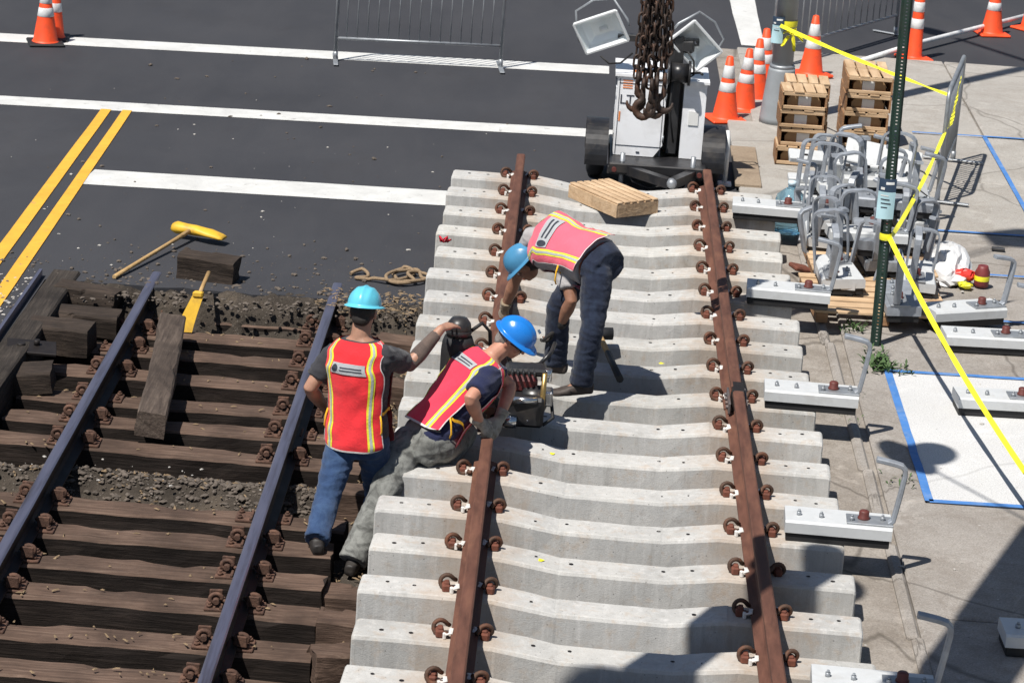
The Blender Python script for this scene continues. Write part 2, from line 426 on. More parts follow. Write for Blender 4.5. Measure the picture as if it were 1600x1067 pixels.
# ragged saw cut along the far edge of the trench
edge = [(X0+(X1-X0)*i/28, YT+.05*noise.noise(V((i*.7, 3.1, 0)))+(.03 if i % 7 == 3 else 0)) for i in range(29)]
mb.add([(x, y, 0) for x, y in edge]+[(x, 160, 0) for x, y in edge], [(i, i+1, 30+i, 29+i) for i in range(28)])
mb.add([(x, y, 0) for x, y in edge]+[(x, y+.02, -.5) for x, y in edge], [(i+29, i+30, i+1, i) for i in range(28)])
quad(mb, -120, edge[0][1], X0, 160, 0); quad(mb, X1, edge[-1][1], 120, 160, 0)
mb.add([(-120, -60, 0), (X0, -60, 0), (X0, edge[0][1], 0), (-120, edge[0][1], 0)], [(0, 1, 2, 3)])
mb.add([(X1, -60, 0), (120, -60, 0), (120, edge[-1][1], 0), (X1, edge[-1][1], 0)], [(0, 1, 2, 3)])
quad(mb, X0, -60, X1, -6, 0)
street = struct(mb.build('street', 'asphalt', None, False))
# trench with uneven floor
mb = MB(); nx, ny = 34, 150; vs = []
def floor_z(x, y):
    z = -.40 + .035*noise.noise(V((x*3, y*3, 1))) + .02*noise.noise(V((x*11, y*11, 4)))
    z += .19*math.exp(-((y-3.12)/.20)**2)                                  # ballast heaped where a tie is missing
    z += .36*max(0, min(1, (y-6.10)/.40))*(0.85+.3*noise.noise(V((x*2.4, 7, 0))))   # rubble along the far end
    z += .11*max(0, min(1, (x+.86)/.28))*(.75+.6*noise.noise(V((2, y*2.1, 3))))     # debris against the near side wall
    return z
for j in range(ny+1):
    for i in range(nx+1):
        x = X0+(X1-X0)*i/nx; y = -6+(YT+.06+6)*j/ny
        vs.append((x, y, floor_z(x, y)))
mb.add(vs, [(j*(nx+1)+i, j*(nx+1)+i+1, (j+1)*(nx+1)+i+1, (j+1)*(nx+1)+i) for j in range(ny) for i in range(nx)], True)
mb.add([(X0, -6, 0), (X0, YT+.05, 0), (X0, YT+.05, -.6), (X0, -6, -.6)], [(0, 1, 2, 3)])
mb.add([(X1, -6, 0), (X1, YT+.05, 0), (X1, YT+.05, -.6), (X1, -6, -.6)], [(3, 2, 1, 0)])
mb.add([(X0, -6, 0), (X1, -6, 0), (X1, -6, -.6), (X0, -6, -.6)], [(3, 2, 1, 0)])
struct(mb.build('trench', 'trench_soil', None, False))

mb = MB(); nx, ny = 130, 34; vs = []
for j in range(ny+1):
    for i in range(nx+1):
        x = X0+.15+(X1-X0-.2)*i/nx; f = j/ny; y = 6.26+.62*f
        h = -.42+.405*min(1, f/.36)**.6-.13*max(0, f-.55)/.45-.06*(math.exp(-((x+2.56)/.10)**2)+math.exp(-((x+1.18)/.10)**2))
        vs.append((x, y, h+.055*noise.noise(V((x*3.3, y*4, 2)))+.030*noise.noise(V((x*12, y*12, 5)))+.016*noise.noise(V((x*31, y*31, 7)))))
mb.add(vs, [(j*(nx+1)+i, j*(nx+1)+i+1, (j+1)*(nx+1)+i+1, (j+1)*(nx+1)+i) for j in range(ny) for i in range(nx)], True)
struct(mb.build('dirt_spill', 'trench_soil', None, False))
# painted lines (each one a thing on the road, thin sheets)
def line(name, pts, m, z=.004):
    mb = MB(); n = 14
    (a, b, c, d) = [V((p[0], p[1], z)) for p in pts]      # a-b one end, d-c other end: quads along a->d / b->c
    vs = []
    for i in range(n+1):
        f = i/n; w = .010*noise.noise(V((f*9+a.x, a.y, 2)))
        p, q = a.lerp(d, f), b.lerp(c, f); e = (q-p).normalized()
        vs += [p+e*w, q+e*w*.6]
    mb.add(vs, [(2*i, 2*i+2, 2*i+3, 2*i+1) for i in range(n)])
    return mb.build(name, m)
def mark(o): o['kind'] = 'structure'; return o
mark(line('crosswalk_line', [(-14, 14.03), (-14, 14.46), (.9, 15.665), (.9, 15.28)], 'white_paint'))
mark(line('crosswalk_line', [(-14, 11.36), (-14, 11.75), (1.9, 12.80), (1.9, 12.47)], 'white_paint'))
mark(line('stop_line', [(-3.60, 9.36), (-3.545, 9.87), (1.9, 10.10), (1.9, 9.62)], 'white_paint'))
mark(line('center_line', [(-3.83, 2), (-3.70, 2), (-3.775, 12.12), (-3.875, 12.12)][:2]+[(-3.78, 12.10), (-3.875, 12.10)], 'yellow_paint', .008))
mark(line('center_line', [(-3.60, 2), (-3.475, 2), (-3.588, 12.12), (-3.675, 12.12)], 'yellow_paint', .008))
mark(line('lane_line', [(2.31, 26), (2.72, 26), (2.63, 17.3), (2.37, 17.3)], 'white_paint'))

# sidewalk of separate slabs at the right
side = struct(thing('sidewalk', None, None, (3.5, 6, 0)))
del_keys = [k for k in side.keys() if k in ('label', 'category')]
ylines = [17.0, 15.0, 13.38, 11.5, 9.62, 8.40, 7.03, 5.66, 3.0, 1.15, -.8, -3, -6]
xlines = [2.63, 4.58, 6.5, 8.5, 11]
for i in range(len(xlines)-1):
    for j in range(len(ylines)-1):
        xa, xb, yb, ya = xlines[i], xlines[i+1], ylines[j], ylines[j+1]
        if i == 0 and ya >= 9.6: xa = 2.30 if ya > 13 else 2.05
        g = .006+.004*random.random(); h = .045+.006*random.uniform(-1, 1)
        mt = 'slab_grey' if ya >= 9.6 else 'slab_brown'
        if abs(yb-5.66) < .01:
            mt = 'slab_white'; h = .052
            if i == 0:
                MB().box((2.765, (ya+yb)/2, .01), (.255, yb-ya-2*g, .075), None, .01).build('slab', 'slab_brown', side); xa = 2.90
        if ya >= 13.3 and i == 0: yb2 = yb
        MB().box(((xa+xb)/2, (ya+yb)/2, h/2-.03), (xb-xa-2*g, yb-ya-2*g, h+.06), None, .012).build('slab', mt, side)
# bed under the slabs, gutter strip and a worn kerb lip
mb = MB(); quad(mb, 2.06, -6, 11, 16.99, .012); struct(mb.build('sidewalk_bed', 'gutter', None, False))
mb = MB(); n = 60; vs = []
for i in range(n+1):
    y = -6+15.55*i/n; w = .03*noise.noise(V((y*1.3, 0, 0))); vs += [(2.02+w*.6, y, .006), (2.64, y, .006)]
mb.add(vs, [(2*i, 2*i+1, 2*i+3, 2*i+2) for i in range(n)]); 
for k in range(len(mb.v)): mb.v[k] = (mb.v[k][0], mb.v[k][1], .016)
struct(mb.build('gutter_strip', 'gutter', None, False))
kb = struct(thing('kerb', None, None, (2.6, 2, 0)))
y = -5.2
while y < 9.4:
    L = random.choice((1.15, 1.3, 1.4)); L = min(L, 9.45-y); xk = 2.545+.016*(4-y) if y < 6 else 2.5
    MB().box((xk, y+L/2, .012), (.075, L-.008, .075), R3(0, 0, random.uniform(-.006, .006)), .018).build('kerb_stone', 'slab_brown', kb)
    y += L
tag(MB().box((2.145, 11.45, .055), (.235, 1.45, .03), R3(0, 0, -.01), .004).build('utility_cover', 'tan_plate'), 'tan rusty utility cover plate set in pavement behind right rail end', 'cover plate')
# blue masking tape lines on the pavement
for k, (x0, y0, x1, y1, lab) in enumerate([
        (2.91, 3.0, 2.895, 5.63, 'blue tape strip along left edge of white slab'),
        (2.91, 3.005, 5.2, 3.07, 'blue tape strip along near edge of white slab'),
        (2.90, 5.63, 5.2, 5.70, 'blue tape strip along far edge of white slab'),
        (4.59, 8.6, 4.57, 13.36, 'blue tape strip running away between grey slabs at right edge'),
        (3.86, 13.34, 8.2, 13.52, 'blue tape strip behind metal barrier crossing the grey slabs'),
        (3.70, 9.66, 6.2, 9.72, 'thin blue tape strip beyond the plastic bag'),
        (3.86, 8.36, 6.2, 8.46, 'blue tape strip level with the plastic bag at right edge'),
        (3.42, 7.06, 6.2, 7.14, 'blue tape strip just behind the white bracket beside the post')]):
    a, b = V((x0, y0, .0585)), V((x1, y1, .0585)); d = (b-a).normalized(); s = V((-d.y, d.x, 0))*(.028 if k < 3 else .022)
    mb = MB(); n = 12; vs = []
    for i in range(n+1):
        q = a.lerp(b, i/n)+s*.25*noise.noise(V((i*.9+k, k, 0))); vs += [q-s, q+s]
    mb.add(vs, [(2*i, 2*i+2, 2*i+3, 2*i+1) for i in range(n)])
    tag(mb.build('blue_tape', 'tape_blue'), lab, 'tape', 'blue tape lines on the pavement')

# ================================================================== NEW TRACK PANEL
ZT = .23
panel = thing('concrete_track_panel', 'new track panel of pale concrete ties with two rusty brown rails', 'track panel', (.9, 4, 0))
def rail_profile(w=.073, h=.172, b=.142):
    half = [(b/2, 0), (b/2, .011), (.022, .026), (.0085, .045), (.0085, h-.052), (w/2-.004, h-.040), (w/2, h-.034), (w/2-.001, h-.008), (w/2-.010, h-.001), (0, h)]
    return half + [(-x, y) for x, y in half[::-1][1:]]
RP = rail_profile()
def rail(name, x, ya, yb, z, mats, topm=None, parent=None, dx=0):
    mb = MB(); P = RP; n = len(P); N = max(2, int((yb-ya)/.6))
    rings = []
    for i in range(N+1):
        y = ya+(yb-ya)*i/N; xx = x+dx*i/N+.0015*noise.noise(V((y, x, 0)))
        rings.append([V((xx+p[0], y, z+p[1])) for p in P])
    mb.loft(rings[:], True, False)
    if topm is not None:
        for fi, f in enumerate(mb.f):
            js = sorted(set(q % n for q in f))
            if len(f) == 4 and set(js) <= {7, 8, 9, 10, 11}: mb.mi[fi] = 1
            elif len(f) == 4 and set(js) <= {9, 10, 11, 12, 13, 14}: mb.mi[fi] = 2 if len(mats) > 2 else 0
    return mb.build(name, mats, parent)
XL, XR = .115, 1.715
rail('rail', XL, 3.15, 9.86, ZT+.012, ['rail_rust'], None, panel)
rail('rail', XL+.012, -3.2, 2.58, ZT+.012, ['rail_rust'], None, panel)
rail('rail', XR-.006, 3.93, 9.78, ZT+.012, ['rail_rust'], None, panel)
rail('rail', XR+.012, -3.2, 3.905, ZT+.012, ['rail_rust'], None, panel, -.01)
# joint bars and the dark burr at the right-hand joint
mb = MB(); mb.box((XR-.052, 3.92, ZT+.085), (.016, .34, .075), None, .004); mb.box((XR+.058, 3.92, ZT+.085), (.016, .34, .075), None, .004)
for k in range(4): mb.cyl((XR-.075, 3.79+.085*k, ZT+.085), (XR-.052, 3.79+.085*k, ZT+.085), .013, 6)
mb.build('joint_bar', 'rail_grey', panel)
MB().box((XR+.004, 3.93, ZT+.110), (.079, .20, .150), None, .008).build('joint_clamp', 'rail_dark', panel)

def tie_mesh(seed):
    mb = MB(); rnd = random.Random(seed)
    xs = [-.470, -.462, -.45, -.2, .05, .27, .285, .44, .605, .62, .78, .91, 1.04, 1.20, 1.215, 1.38, 1.535, 1.55, 1.78, 2.05, 2.25, 2.262, 2.27]
    def prof(x):
        d = abs(x-.91)
        if d > .632: h = .23
        elif d > .298: h = .182+.048*(d-.298)/.334
        else: h = .182
        return h
    rings = []
    for k, x in enumerate(xs):
        h = prof(x)-(.012 if k in (0, len(xs)-1) else .004 if k in (1, len(xs)-2) else 0)
        tw = .120; bw = .127; c = .013+.003*rnd.random()
        if .46 < x < 1.36: tw -= .006
        dz = .0022*rnd.uniform(-1, 1); dy = .002*rnd.uniform(-1, 1); e = .006 if k in (0, len(xs)-1) else 0
        rings.append([V((x, y+dy, z)) for y, z in ((-bw+e, .0), (-tw-.004+e, h-c-.004), (-tw+c*.4+e, h-.003+dz), (-tw+c+e, h+dz), (tw-c-e, h+dz), (tw-c*.4-e, h-.003+dz), (tw+.004-e, h-c-.004), (bw-e, 0))])
    mb.loft(rings, True, False)
    return mb.mesh('concrete_tie', 'tie_concrete')
def hole_mesh(seed):
    rnd = random.Random(seed); mb = MB()
    for x in (-.33, -.17, .47, .66, 1.20, 1.36, 2.0, 2.14):
        if rnd.random() < .12: continue
        z = .2315-.048*max(0, min(1, (.632-abs(x-.91))/.334))
        c = V((x+rnd.uniform(-.01, .01), rnd.uniform(-.03, .03), z)); r = .011+.003*rnd.random()
        mb.add([c]+[c+V((r*math.cos(a*math.pi/4), r*math.sin(a*math.pi/4), .0012)) for a in range(8)], [(0, 1+a, 1+(a+1) % 8) for a in range(8)])
    return mb.mesh('bolt_hole', 'rail_dark')
ties_m = [tie_mesh(i) for i in range(5)]; holes_m = [hole_mesh(20+i) for i in range(6)]
# spring clip: coil of round bar standing beside the rail foot, built for the -x side of a rail (rail centre at x = 0)
def clip_meshes():
    mb = MB(); pts = []
    pts += [V((-.075, .045, .038)), V((-.085, .03, .05))]
    N = 15
    for i in range(N+1):
        a = math.radians(35+300*i/N); pts.append(V((-.120+.034*math.cos(a), .018-.055*i/N, .043+.034*math.sin(a))))
    pts += [V((-.088, -.045, .026)), V((-.070, -.05, .028))]
    mb.tube(pts, .0125, 7)
    c = mb.mesh('spring_clip', 'clip_rust')
    mb = MB(); mb.box((-.122, 0, .022), (.045, .075, .044), None, .008); mb.box((-.118, 0, .046), (.030, .045, .02), None, .006)
    s = mb.mesh('clip_shoulder', 'shoulder_rust')
    mb = MB(); mb.box((-.073, -.045, .030), (.040, .034, .012), R3(0, -.2, .3), .004); mb.box((-.092, -.052, .018), (.018, .026, .036), R3(0, 0, .25), .004); mb.box((-.060, -.02, .031), (.022, .07, .008), None, .002)
    w = mb.mesh('insulator', 'insulator_white')
    return c, s, w
CLIP, SHO, INS = clip_meshes()
SK = -.0415
for i in range(0, 21):
    yc = (16-i)*.61
    jy = random.uniform(-.012, .012); jx = random.uniform(-.015, .015)
    ang = SK+random.uniform(-.004, .004)
    tie = obj('concrete_tie', ties_m[i % 5], panel, V((jx, yc+jy, 0))-V((.9, 4, 0)), (random.uniform(-.008, .008), 0, ang))
    obj('bolt_hole', holes_m[i % 6], tie)['kind'] = 'stuff'
    for xr in (XL, XR):
        for sd_ in (0, math.pi):
            if xr == XL and i == 11 and sd_ > 0: continue
            if xr == XL and (16-i)*.61 > 2.6 and (16-i)*.61 < 3.1: continue
            for me_ in (CLIP, SHO, INS):
                obj(me_.name, me_, tie, V((xr-jx, 0, ZT-.004+(xr*0)))+V((0, 0, .002)), (random.uniform(-.06, .06), 0, sd_-ang+random.uniform(-.13, .13)))
    # rubber pad under each rail
    for xr in (XL, XR): pass

for k, (x, y, z) in enumerate(((.53, 2.98, .196), (.50, 1.19, .200), (1.25, 5.0, .189), (.8, 7.36, .183))):
    mb = MB(); c = V((x, y, z+.002)); n_ = 9
    mb.add([c]+[c+V(((.017+.007*math.sin(a*2.3+k))*math.cos(a*.698), (.019+.006*math.cos(a*1.7+k))*math.sin(a*.698), 0)) for a in range(n_)], [(0, 1+a, 1+(a+1) % n_) for a in range(n_)]); mb.build('paint_mark', 'tape_yellow', panel)
# ================================================================== OLD TRACK
old = thing('old_timber_track', 'old dark timber tie track with two worn blue-grey rails in trench', 'railway track', (-1.9, 3, -.4))
OY = [6.53, 6.06, 5.60, 5.11, 4.57, 4.09, 3.64, 2.58, 2.12, 1.65, 1.20, .67, .19, -.3, -.78, -1.3, -1.8]
def beam_mesh(L, W, H, seed, name='wooden_tie', m='old_timber', axis=0, rough=1.0, nseg=26, top=None):
    """weathered squared timber, centred, top at z=0"""
    mb = MB(); rnd = random.Random(seed); rings = []
    per = [(-W/2, -H), (-W/2, -H*.6), (-W/2, -H*.25), (-W/2, -.012), (-W/2+.012, 0), (-W*.2, 0), (W*.15, 0), (W/2-.012, 0), (W/2, -.012), (W/2, -H*.3), (W/2, -H*.7), (W/2, -H)]
    bow = rnd.uniform(-.012, .012)
    for k in range(nseg+1):
        f = k/nseg; x = (f-.5)*L; r = []
        for (a, b) in per:
            q = V((x*4.5, a*14+seed*3.7, b*14))
            d = .009*noise.noise(q)+.005*noise.noise(q*2.7); d2 = .010*noise.noise(q+V((9, 2, 5)))
            chip = 0
            if abs(b) < .02 and abs(a) > W*.4 and 1 < k < nseg-1 and noise.noise(V((x*3.1+seed, a*3, 8))) > .32: chip = .014
            xe = x+(.02*noise.noise(V((a*16, b*16, seed))) if k in (0, nseg) else 0)
            p = (xe, a+(d2-chip*math.copysign(1, a))*rough+bow*math.sin(f*math.pi), b+d*rough-chip*.6)
            r.append(V(p if axis == 0 else (-p[1], p[0], p[2])))
        rings.append(r)
    mb.loft(rings, True, False)
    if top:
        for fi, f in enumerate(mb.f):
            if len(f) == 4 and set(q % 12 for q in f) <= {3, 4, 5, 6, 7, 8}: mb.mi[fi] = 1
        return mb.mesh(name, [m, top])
    return mb.mesh(name, m)
def plate_mesh():
    mb = MB(); mb.box((0, 0, .010), (.40, .19, .020), None, .005)
    for s in (-1, 1):
        mb.box((s*.085, 0, .028), (.02, .19, .02), None, .004)
        for y in (-.06, .06):
            mb.cyl((s*.165, y, .02), (s*.165, y, .042), .020, 6)
            mb.cyl((s*.165, y, .042), (s*.165, y, .055), .011, 6)
    return mb.mesh('tie_plate', 'plate_rust')
def oldclip_mesh():
    mb = MB(); s = -1
    mb.tube(arc((-.118, 0, .058), V((1, 0, 0)), V((0, 0, 1)), .036, math.radians(-20), math.radians(250), 11), .016, 7)
    mb.cyl((-.118, -.05, .050), (-.118, .05, .050), .021, 8)
    mb.box((-.118, .058, .062), (.085, .018, .085), None, .006)
    mb.tube([(-.09, .03, .04), (-.07, .0, .046), (-.055, -.03, .044)], .013, 6)
    return mb.mesh('rail_clip', 'plate_rust')
PLATE, OCL = plate_mesh(), oldclip_mesh()
OXL, OXR = -2.575, -1.205
for k, y in enumerate(OY):
    L = 2.38+random.uniform(-.06, .06); cx = -1.92+random.uniform(-.03, .03)+(.02 if k < 5 else 0)
    if k == 0: L, cx = 1.9, -1.72
    z = -.18+random.uniform(-.012, .012)
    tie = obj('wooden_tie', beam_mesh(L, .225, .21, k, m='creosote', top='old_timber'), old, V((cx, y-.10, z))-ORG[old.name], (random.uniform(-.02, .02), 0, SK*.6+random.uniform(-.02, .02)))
    for xr in (OXL, OXR):
        obj('tie_plate', PLATE, tie, (xr-cx, 0, .0), (0, 0, -tie.rotation_euler.z)).scale = (.85, .8, .8)
        for s in (0, math.pi):
            if random.random() < .08: continue
            obj('rail_clip', OCL, tie, (xr-cx, random.uniform(-.015, .015), .014), (0, 0, s-tie.rotation_euler.z+random.uniform(-.12, .12))).scale = (.9, .8, .78)
ZR = -.18+.018
for x, y1, dx in ((OXL, 6.93, .02), (OXR, 6.98, .03)):
    rail('rail', x, -5.5, y1, ZR, ['rail_dark', 'rail_worn', 'rail_dark'], 1, old, dx)

# ================================================================== LOOSE TIMBER, TOOLS, DEBRIS AT THE OLD TRACK
def loose(name, L, W, H, loc, rz, label, cat, m='grey_timber', seed=1, rx=0, ry=0, axis=1, group=None):
    o = obj(name, beam_mesh(L, W, H, seed, name, m, axis, 1.0, 16), None, loc, (rx, ry, rz)); ORG[o.name] = V(loc)
    return tag(o, label, cat, group)
loose('loose_timber', 2.15, .19, .17, (-2.17, 4.70, .045), .085, 'weathered grey timber lying across the old ties between rails', 'timber', seed=31, ry=.12)
loose('timber_chunk', .44, .19, .19, (-2.15, 6.86, .19), -.16, 'short broken timber block lying on asphalt below the long mallet', 'timber', 'dark_timber', 33, .1, .05, 0)
loose('edge_beam', 6.2, .21, .26, (-3.255, 3.66, .02), -.012, 'long dark timber beam along left edge of trench', 'timber', 'dark_timber_y', 35)
loose('timber_offcut', .46, .2, .17, (-2.98, 6.38, .02), -.12, 'dark timber offcut at far end of left trench beam', 'timber', 'dark_timber', 36, 0, .06, 0)
loose('timber_offcut', .50, .19, .17, (-2.92, 5.92, -.02), -.03, 'dark timber offcut nearest the far left corner, bound with wire', 'timber', 'dark_timber', 37, .1, .02, 0)
loose('timber_offcut', .46, .24, .2, (-3.02, 5.45, .02), -.10, 'broad dark timber offcut with a bolt in its face', 'timber', 'dark_timber', 38, .06, 0, 0)
loose('timber_offcut', .30, .26, .15, (-3.06, 4.55, -.02), .10, 'black timber offcut beside a rusty plate at left trench edge', 'timber', 'dark_timber', 39, .05, -.1, 0)
loose('tie_stub', .26, .22, .2, (-.62, 1.55, -.22), .05, 'dark tie stub lying under the near boot of kneeling worker', 'timber', 'old_timber', 41, 0, 0, 0)
loose('tie_stub', .24, .21, .2, (-.60, .98, -.14), -.04, 'pale-topped tie stub wedged beside the concrete panel', 'timber', 'old_timber', 42, 0, .03, 0)
loose('tie_stub', .22, .18, .18, (-.60, .50, -.13), .35, 'tie stub at the nearest corner beside concrete panel', 'timber', 'old_timber', 43, 0, .05, 0)
for k, (x, y, rz) in enumerate(((-.66, 2.95, .1), (-.63, 4.05, -.05), (-.60, 5.1, .1), (-.62, 6.1, 0))):
    loose('tie_stub', .32, .2, .2, (x, y, -.12), rz, ['tie stub behind the two left workers', 'tie stub beside panel left of the gas cylinder', 'tie stub beside concrete panel below the rope', 'tie stub at far trench corner under the rope'][k], 'timber', 'old_timber', 50+k, 0, .08, 0)
# rusty washer plate on the left
mb = MB(); mb.box((-3.12, 4.92, .0), (.34, .22, .022), R3(.1, .08, .2), .004); mb.cyl((-3.09, 4.95, .01), (-3.09, 4.95, .05), .022, 6); mb.cyl((-3.19, 4.90, .01), (-3.19, 4.90, .035), .03, 6)
tag(mb.build('steel_plate', 'rail_dark'), 'dark steel plate with bolt at left edge of trench', 'plate')
tag(MB().prism([(-.012, -.06), (.012, -.06), (.012, .03), (-.012, .03)], (-3.385, 1.0, .03), (-3.385, 6.62, .03)).build('steel_edging', 'rail_worn'), 'blue-grey steel edging strip beside left trench beam', 'edging')
# yellow-headed mallet with long handle
def tool(label, a, b, head):
    r = thing('yellow_mallet', label, 'mallet', a)
    mb = MB(); mb.tube([V(a), V(a).lerp(V(b), .35), V(a).lerp(V(b), .7), b], [.017, .016, .0155, .020], 8); mb.build('handle', 'handle_wood', r)
    return r
h0, h1 = V((-2.84, 6.67, .022)), V((-2.43, 7.90, .085))
t_ = tool('yellow-headed mallet with long wooden handle lying on the asphalt', h0, h1, 0)
mb = MB(); ax = (h1-h0).normalized(); sx = V((ax.y, -ax.x, 0)).normalized(); uz = sx.cross(ax)
rings = []
for f, w, h, off in ((-.16, .05, .035, .0), (-.13, .058, .05, 0), (-.04, .05, .042, .0), (.04, .052, .042, .0), (.16, .075, .03, -.005), (.26, .062, .018, -.02), (.29, .05, .010, -.025)):
    c = h1+sx*f+uz*off; rings.append([c+ax*w*math.cos(a*math.pi/5)+uz*h*math.sin(a*math.pi/5) for a in range(10)])
mb.loft(rings); mb.build('mallet_head', 'tool_yellow', t_)
# yellow adze standing in the ties
r = thing('yellow_adze', 'yellow adze head standing upright between the old ties', 'adze', (-2.15, 6.15, -.18))
mb = MB(); rings = []
for f in range(7):
    q = f/6; c = V((-2.185+.055*q, 6.02+.10*q, -.16+.25*q)); w = .062-.022*q; th = .010+.014*q; c.x -= .03*math.sin((1-q)*1.3)
    rings.append([c+V((-w, -th, 0)), c+V((w, -th, 0)), c+V((w, th, .004)), c+V((-w, th, .004))])
mb.loft(rings, True, False); mb.box((-2.13, 6.13, .10), (.075, .09, .045), R3(-.2, 0, 0), .01); mb.build('adze_blade', 'tool_yellow', r)
MB().tube([(-2.12, 6.10, .10), (-2.11, 6.28, .14), (-2.10, 6.46, .17)], [.017, .016, .018], 8).build('handle', 'handle_wood', r)
# rope heap on the road
mb = MB(); pts = []
base = [(-1.10, 7.22), (-1.02, 7.30), (-.96, 7.18), (-1.05, 7.12), (-.92, 7.10), (-.80, 7.06), (-.74, 7.16), (-.78, 7.34), (-.70, 7.45), (-.62, 7.33), (-.70, 7.18), (-.80, 7.10), (-.66, 7.05), (-.54, 7.14), (-.50, 7.28), (-.58, 7.34), (-.66, 7.24), (-.60, 7.10), (-.72, 7.02), (-.82, 7.12), (-.74, 7.30), (-.60, 7.42), (-.55, 7.22), (-.48, 7.16)]
for i in range(len(base)-1):
    for k in range(5):
        f = k/5; p0 = base[max(i-1, 0)]; p1, p2 = base[i], base[i+1]; p3 = base[min(i+2, len(base)-1)]
        q = [.5*((2*p1[a])+(-p0[a]+p2[a])*f+(2*p0[a]-5*p1[a]+4*p2[a]-p3[a])*f*f+(-p0[a]+3*p1[a]-3*p2[a]+p3[a])*f**3) for a in (0, 1)]
        pts.append((q[0], q[1], .018+.022*max(0, math.sin(i*1.7+f))+.012*(i > 12)))
mb.tube(pts, .0145, 6); tag(mb.build('rope', 'rope'), 'tangled tan rope lying on asphalt beside concrete panel', 'rope')
# red ribbon on a tie end
mb = MB()
for k in range(5):
    a = k*1.3; mb.tube([(-.405+.02*math.cos(a), 7.55, .232), (-.405+.05*math.cos(a), 7.55+.03*math.sin(a), .255+.008*k), (-.405+.03*math.cos(a+.9), 7.55+.03*math.sin(a+.9), .236)], .008, 5)
tag(mb.build('red_ribbon', 'red_ribbon'), 'crumpled red ribbon on the end of a concrete tie', 'ribbon')

# scattered stones and litter
def rocks(name, m, spots, label, smin, smax):
    mb = MB(); ico = [(0, 0, 1), (.9, 0, .3), (.28, .85, .3), (-.72, .53, .3), (-.72, -.53, .3), (.28, -.85, .3), (0, 0, -1), (.7, .5, -.4), (-.3, .8, -.4), (-.9, 0, -.4), (-.3, -.8, -.4), (.7, -.5, -.4)]
    fc = [(0, 1, 2), (0, 2, 3), (0, 3, 4), (0, 4, 5), (0, 5, 1), (1, 7, 2), (2, 8, 3), (3, 9, 4), (4, 10, 5), (5, 11, 1), (2, 7, 8), (3, 8, 9), (4, 9, 10), (5, 10, 11), (1, 11, 7), (6, 8, 7), (6, 9, 8), (6, 10, 9), (6, 11, 10), (6, 7, 11)]
    for (x, y, z) in spots:
        s = smin+(smax-smin)*random.random()**3; a = random.random()*6.28; e = (s*random.uniform(.7, 1.5), s*random.uniform(.6, 1), s*random.uniform(.35, .7))
        mb.add([V((x+(p[0]*e[0]*math.cos(a)-p[1]*e[1]*math.sin(a))*random.uniform(.8, 1.2), y+p[0]*e[0]*math.sin(a)+p[1]*e[1]*math.cos(a), z+e[2]*.6+p[2]*e[2])) for p in ico], fc)
    o = mb.build(name, m, None, False); return tag(o, label, None, None, 'stuff')
U = random.uniform
sp = []
for _ in range(380):
    y = YT+.05+abs(random.gauss(0, .55)); sp.append((U(-3.3, -.5), y, 0))
for _ in range(160): sp.append((U(-3.9, -3.4), U(4.5, 7.2), 0))
for _ in range(140): sp.append((U(-4, 1), U(7, 15), 0))
rocks('gravel', 'stone', sp, 'dark gravel and crumbs scattered on asphalt around the trench', .004, .026)
sp = [(U(-3.75, -3.40), U(4.4, 6.6), 0) for _ in range(240)]+[(U(-4.5, 0), U(6.6, 13), 0) for _ in range(70)]+[(U(2.1, 4.2), U(0, 9), .05) for _ in range(90)]+[(U(-2.9, -1.2), 3.12+random.gauss(0, .14), floor_z(-2, 3.12)) for _ in range(30)]
rocks('gravel_pale', 'stone_pale', sp, 'pale chips and dust crumbs on road and pavement', .004, .020)
sp = []
for _ in range(1500):
    x, y = U(X0, X1), U(-1.5, YT); sp.append((x, y, floor_z(x, y)))
for _ in range(700):
    x, y = U(-2.8, -.7), 3.12+random.gauss(0, .15); sp.append((x, y, floor_z(x, y)))
for _ in range(900):
    x, y = U(X0+.1, X1), U(6.2, YT+.25); sp.append((x, y, -.03+U(-.03, .03)))
for _ in range(1600):
    x, y = U(-3.1, -.7), 3.12+random.gauss(0, .16); sp.append((x, y, floor_z(x, y)-.004))
rocks('ballast', 'stone', sp, 'ballast stones and rubble filling the trench between ties', .004, .030)
def chips(name, m, spots, label):
    mb = MB()
    for (x, y, z) in spots:
        L = U(.012, .05); a = random.random()*3.14; d = V((math.cos(a), math.sin(a), U(-.3, .3)))*L/2; s = V((-d.y, d.x, 0)).normalized()*U(.003, .010)
        c = V((x, y, z+.012)); mb.add([c-d-s, c-d+s, c+d+s*.5, c+d-s*.5, c+V((0, 0, .008))], [(0, 3, 4), (3, 2, 4), (2, 1, 4), (1, 0, 4)])
    return tag(mb.build(name, m, None, False), label, None, None, 'stuff')
sp = []
for _ in range(700):
    x, y = U(-.80, X1), U(-.6, 6.6); sp.append((x, y, floor_z(x, y)+U(0, .03)))
for _ in range(260):
    x = U(-1.3, -.5); sp.append((x, U(6.3, 6.8), -.03+U(0, .05)))
for _ in range(160):
    x, y = U(-3.0, -.8), 3.12+random.gauss(0, .13); sp.append((x, y, floor_z(x, y)))
for _ in range(260): sp.append((U(-3.0, -.9), random.choice(OY)-.1+U(-.09, .09), -.178))
chips('wood_chips', 'straw', sp, 'splintered wood chips and straw coloured debris over the trench')

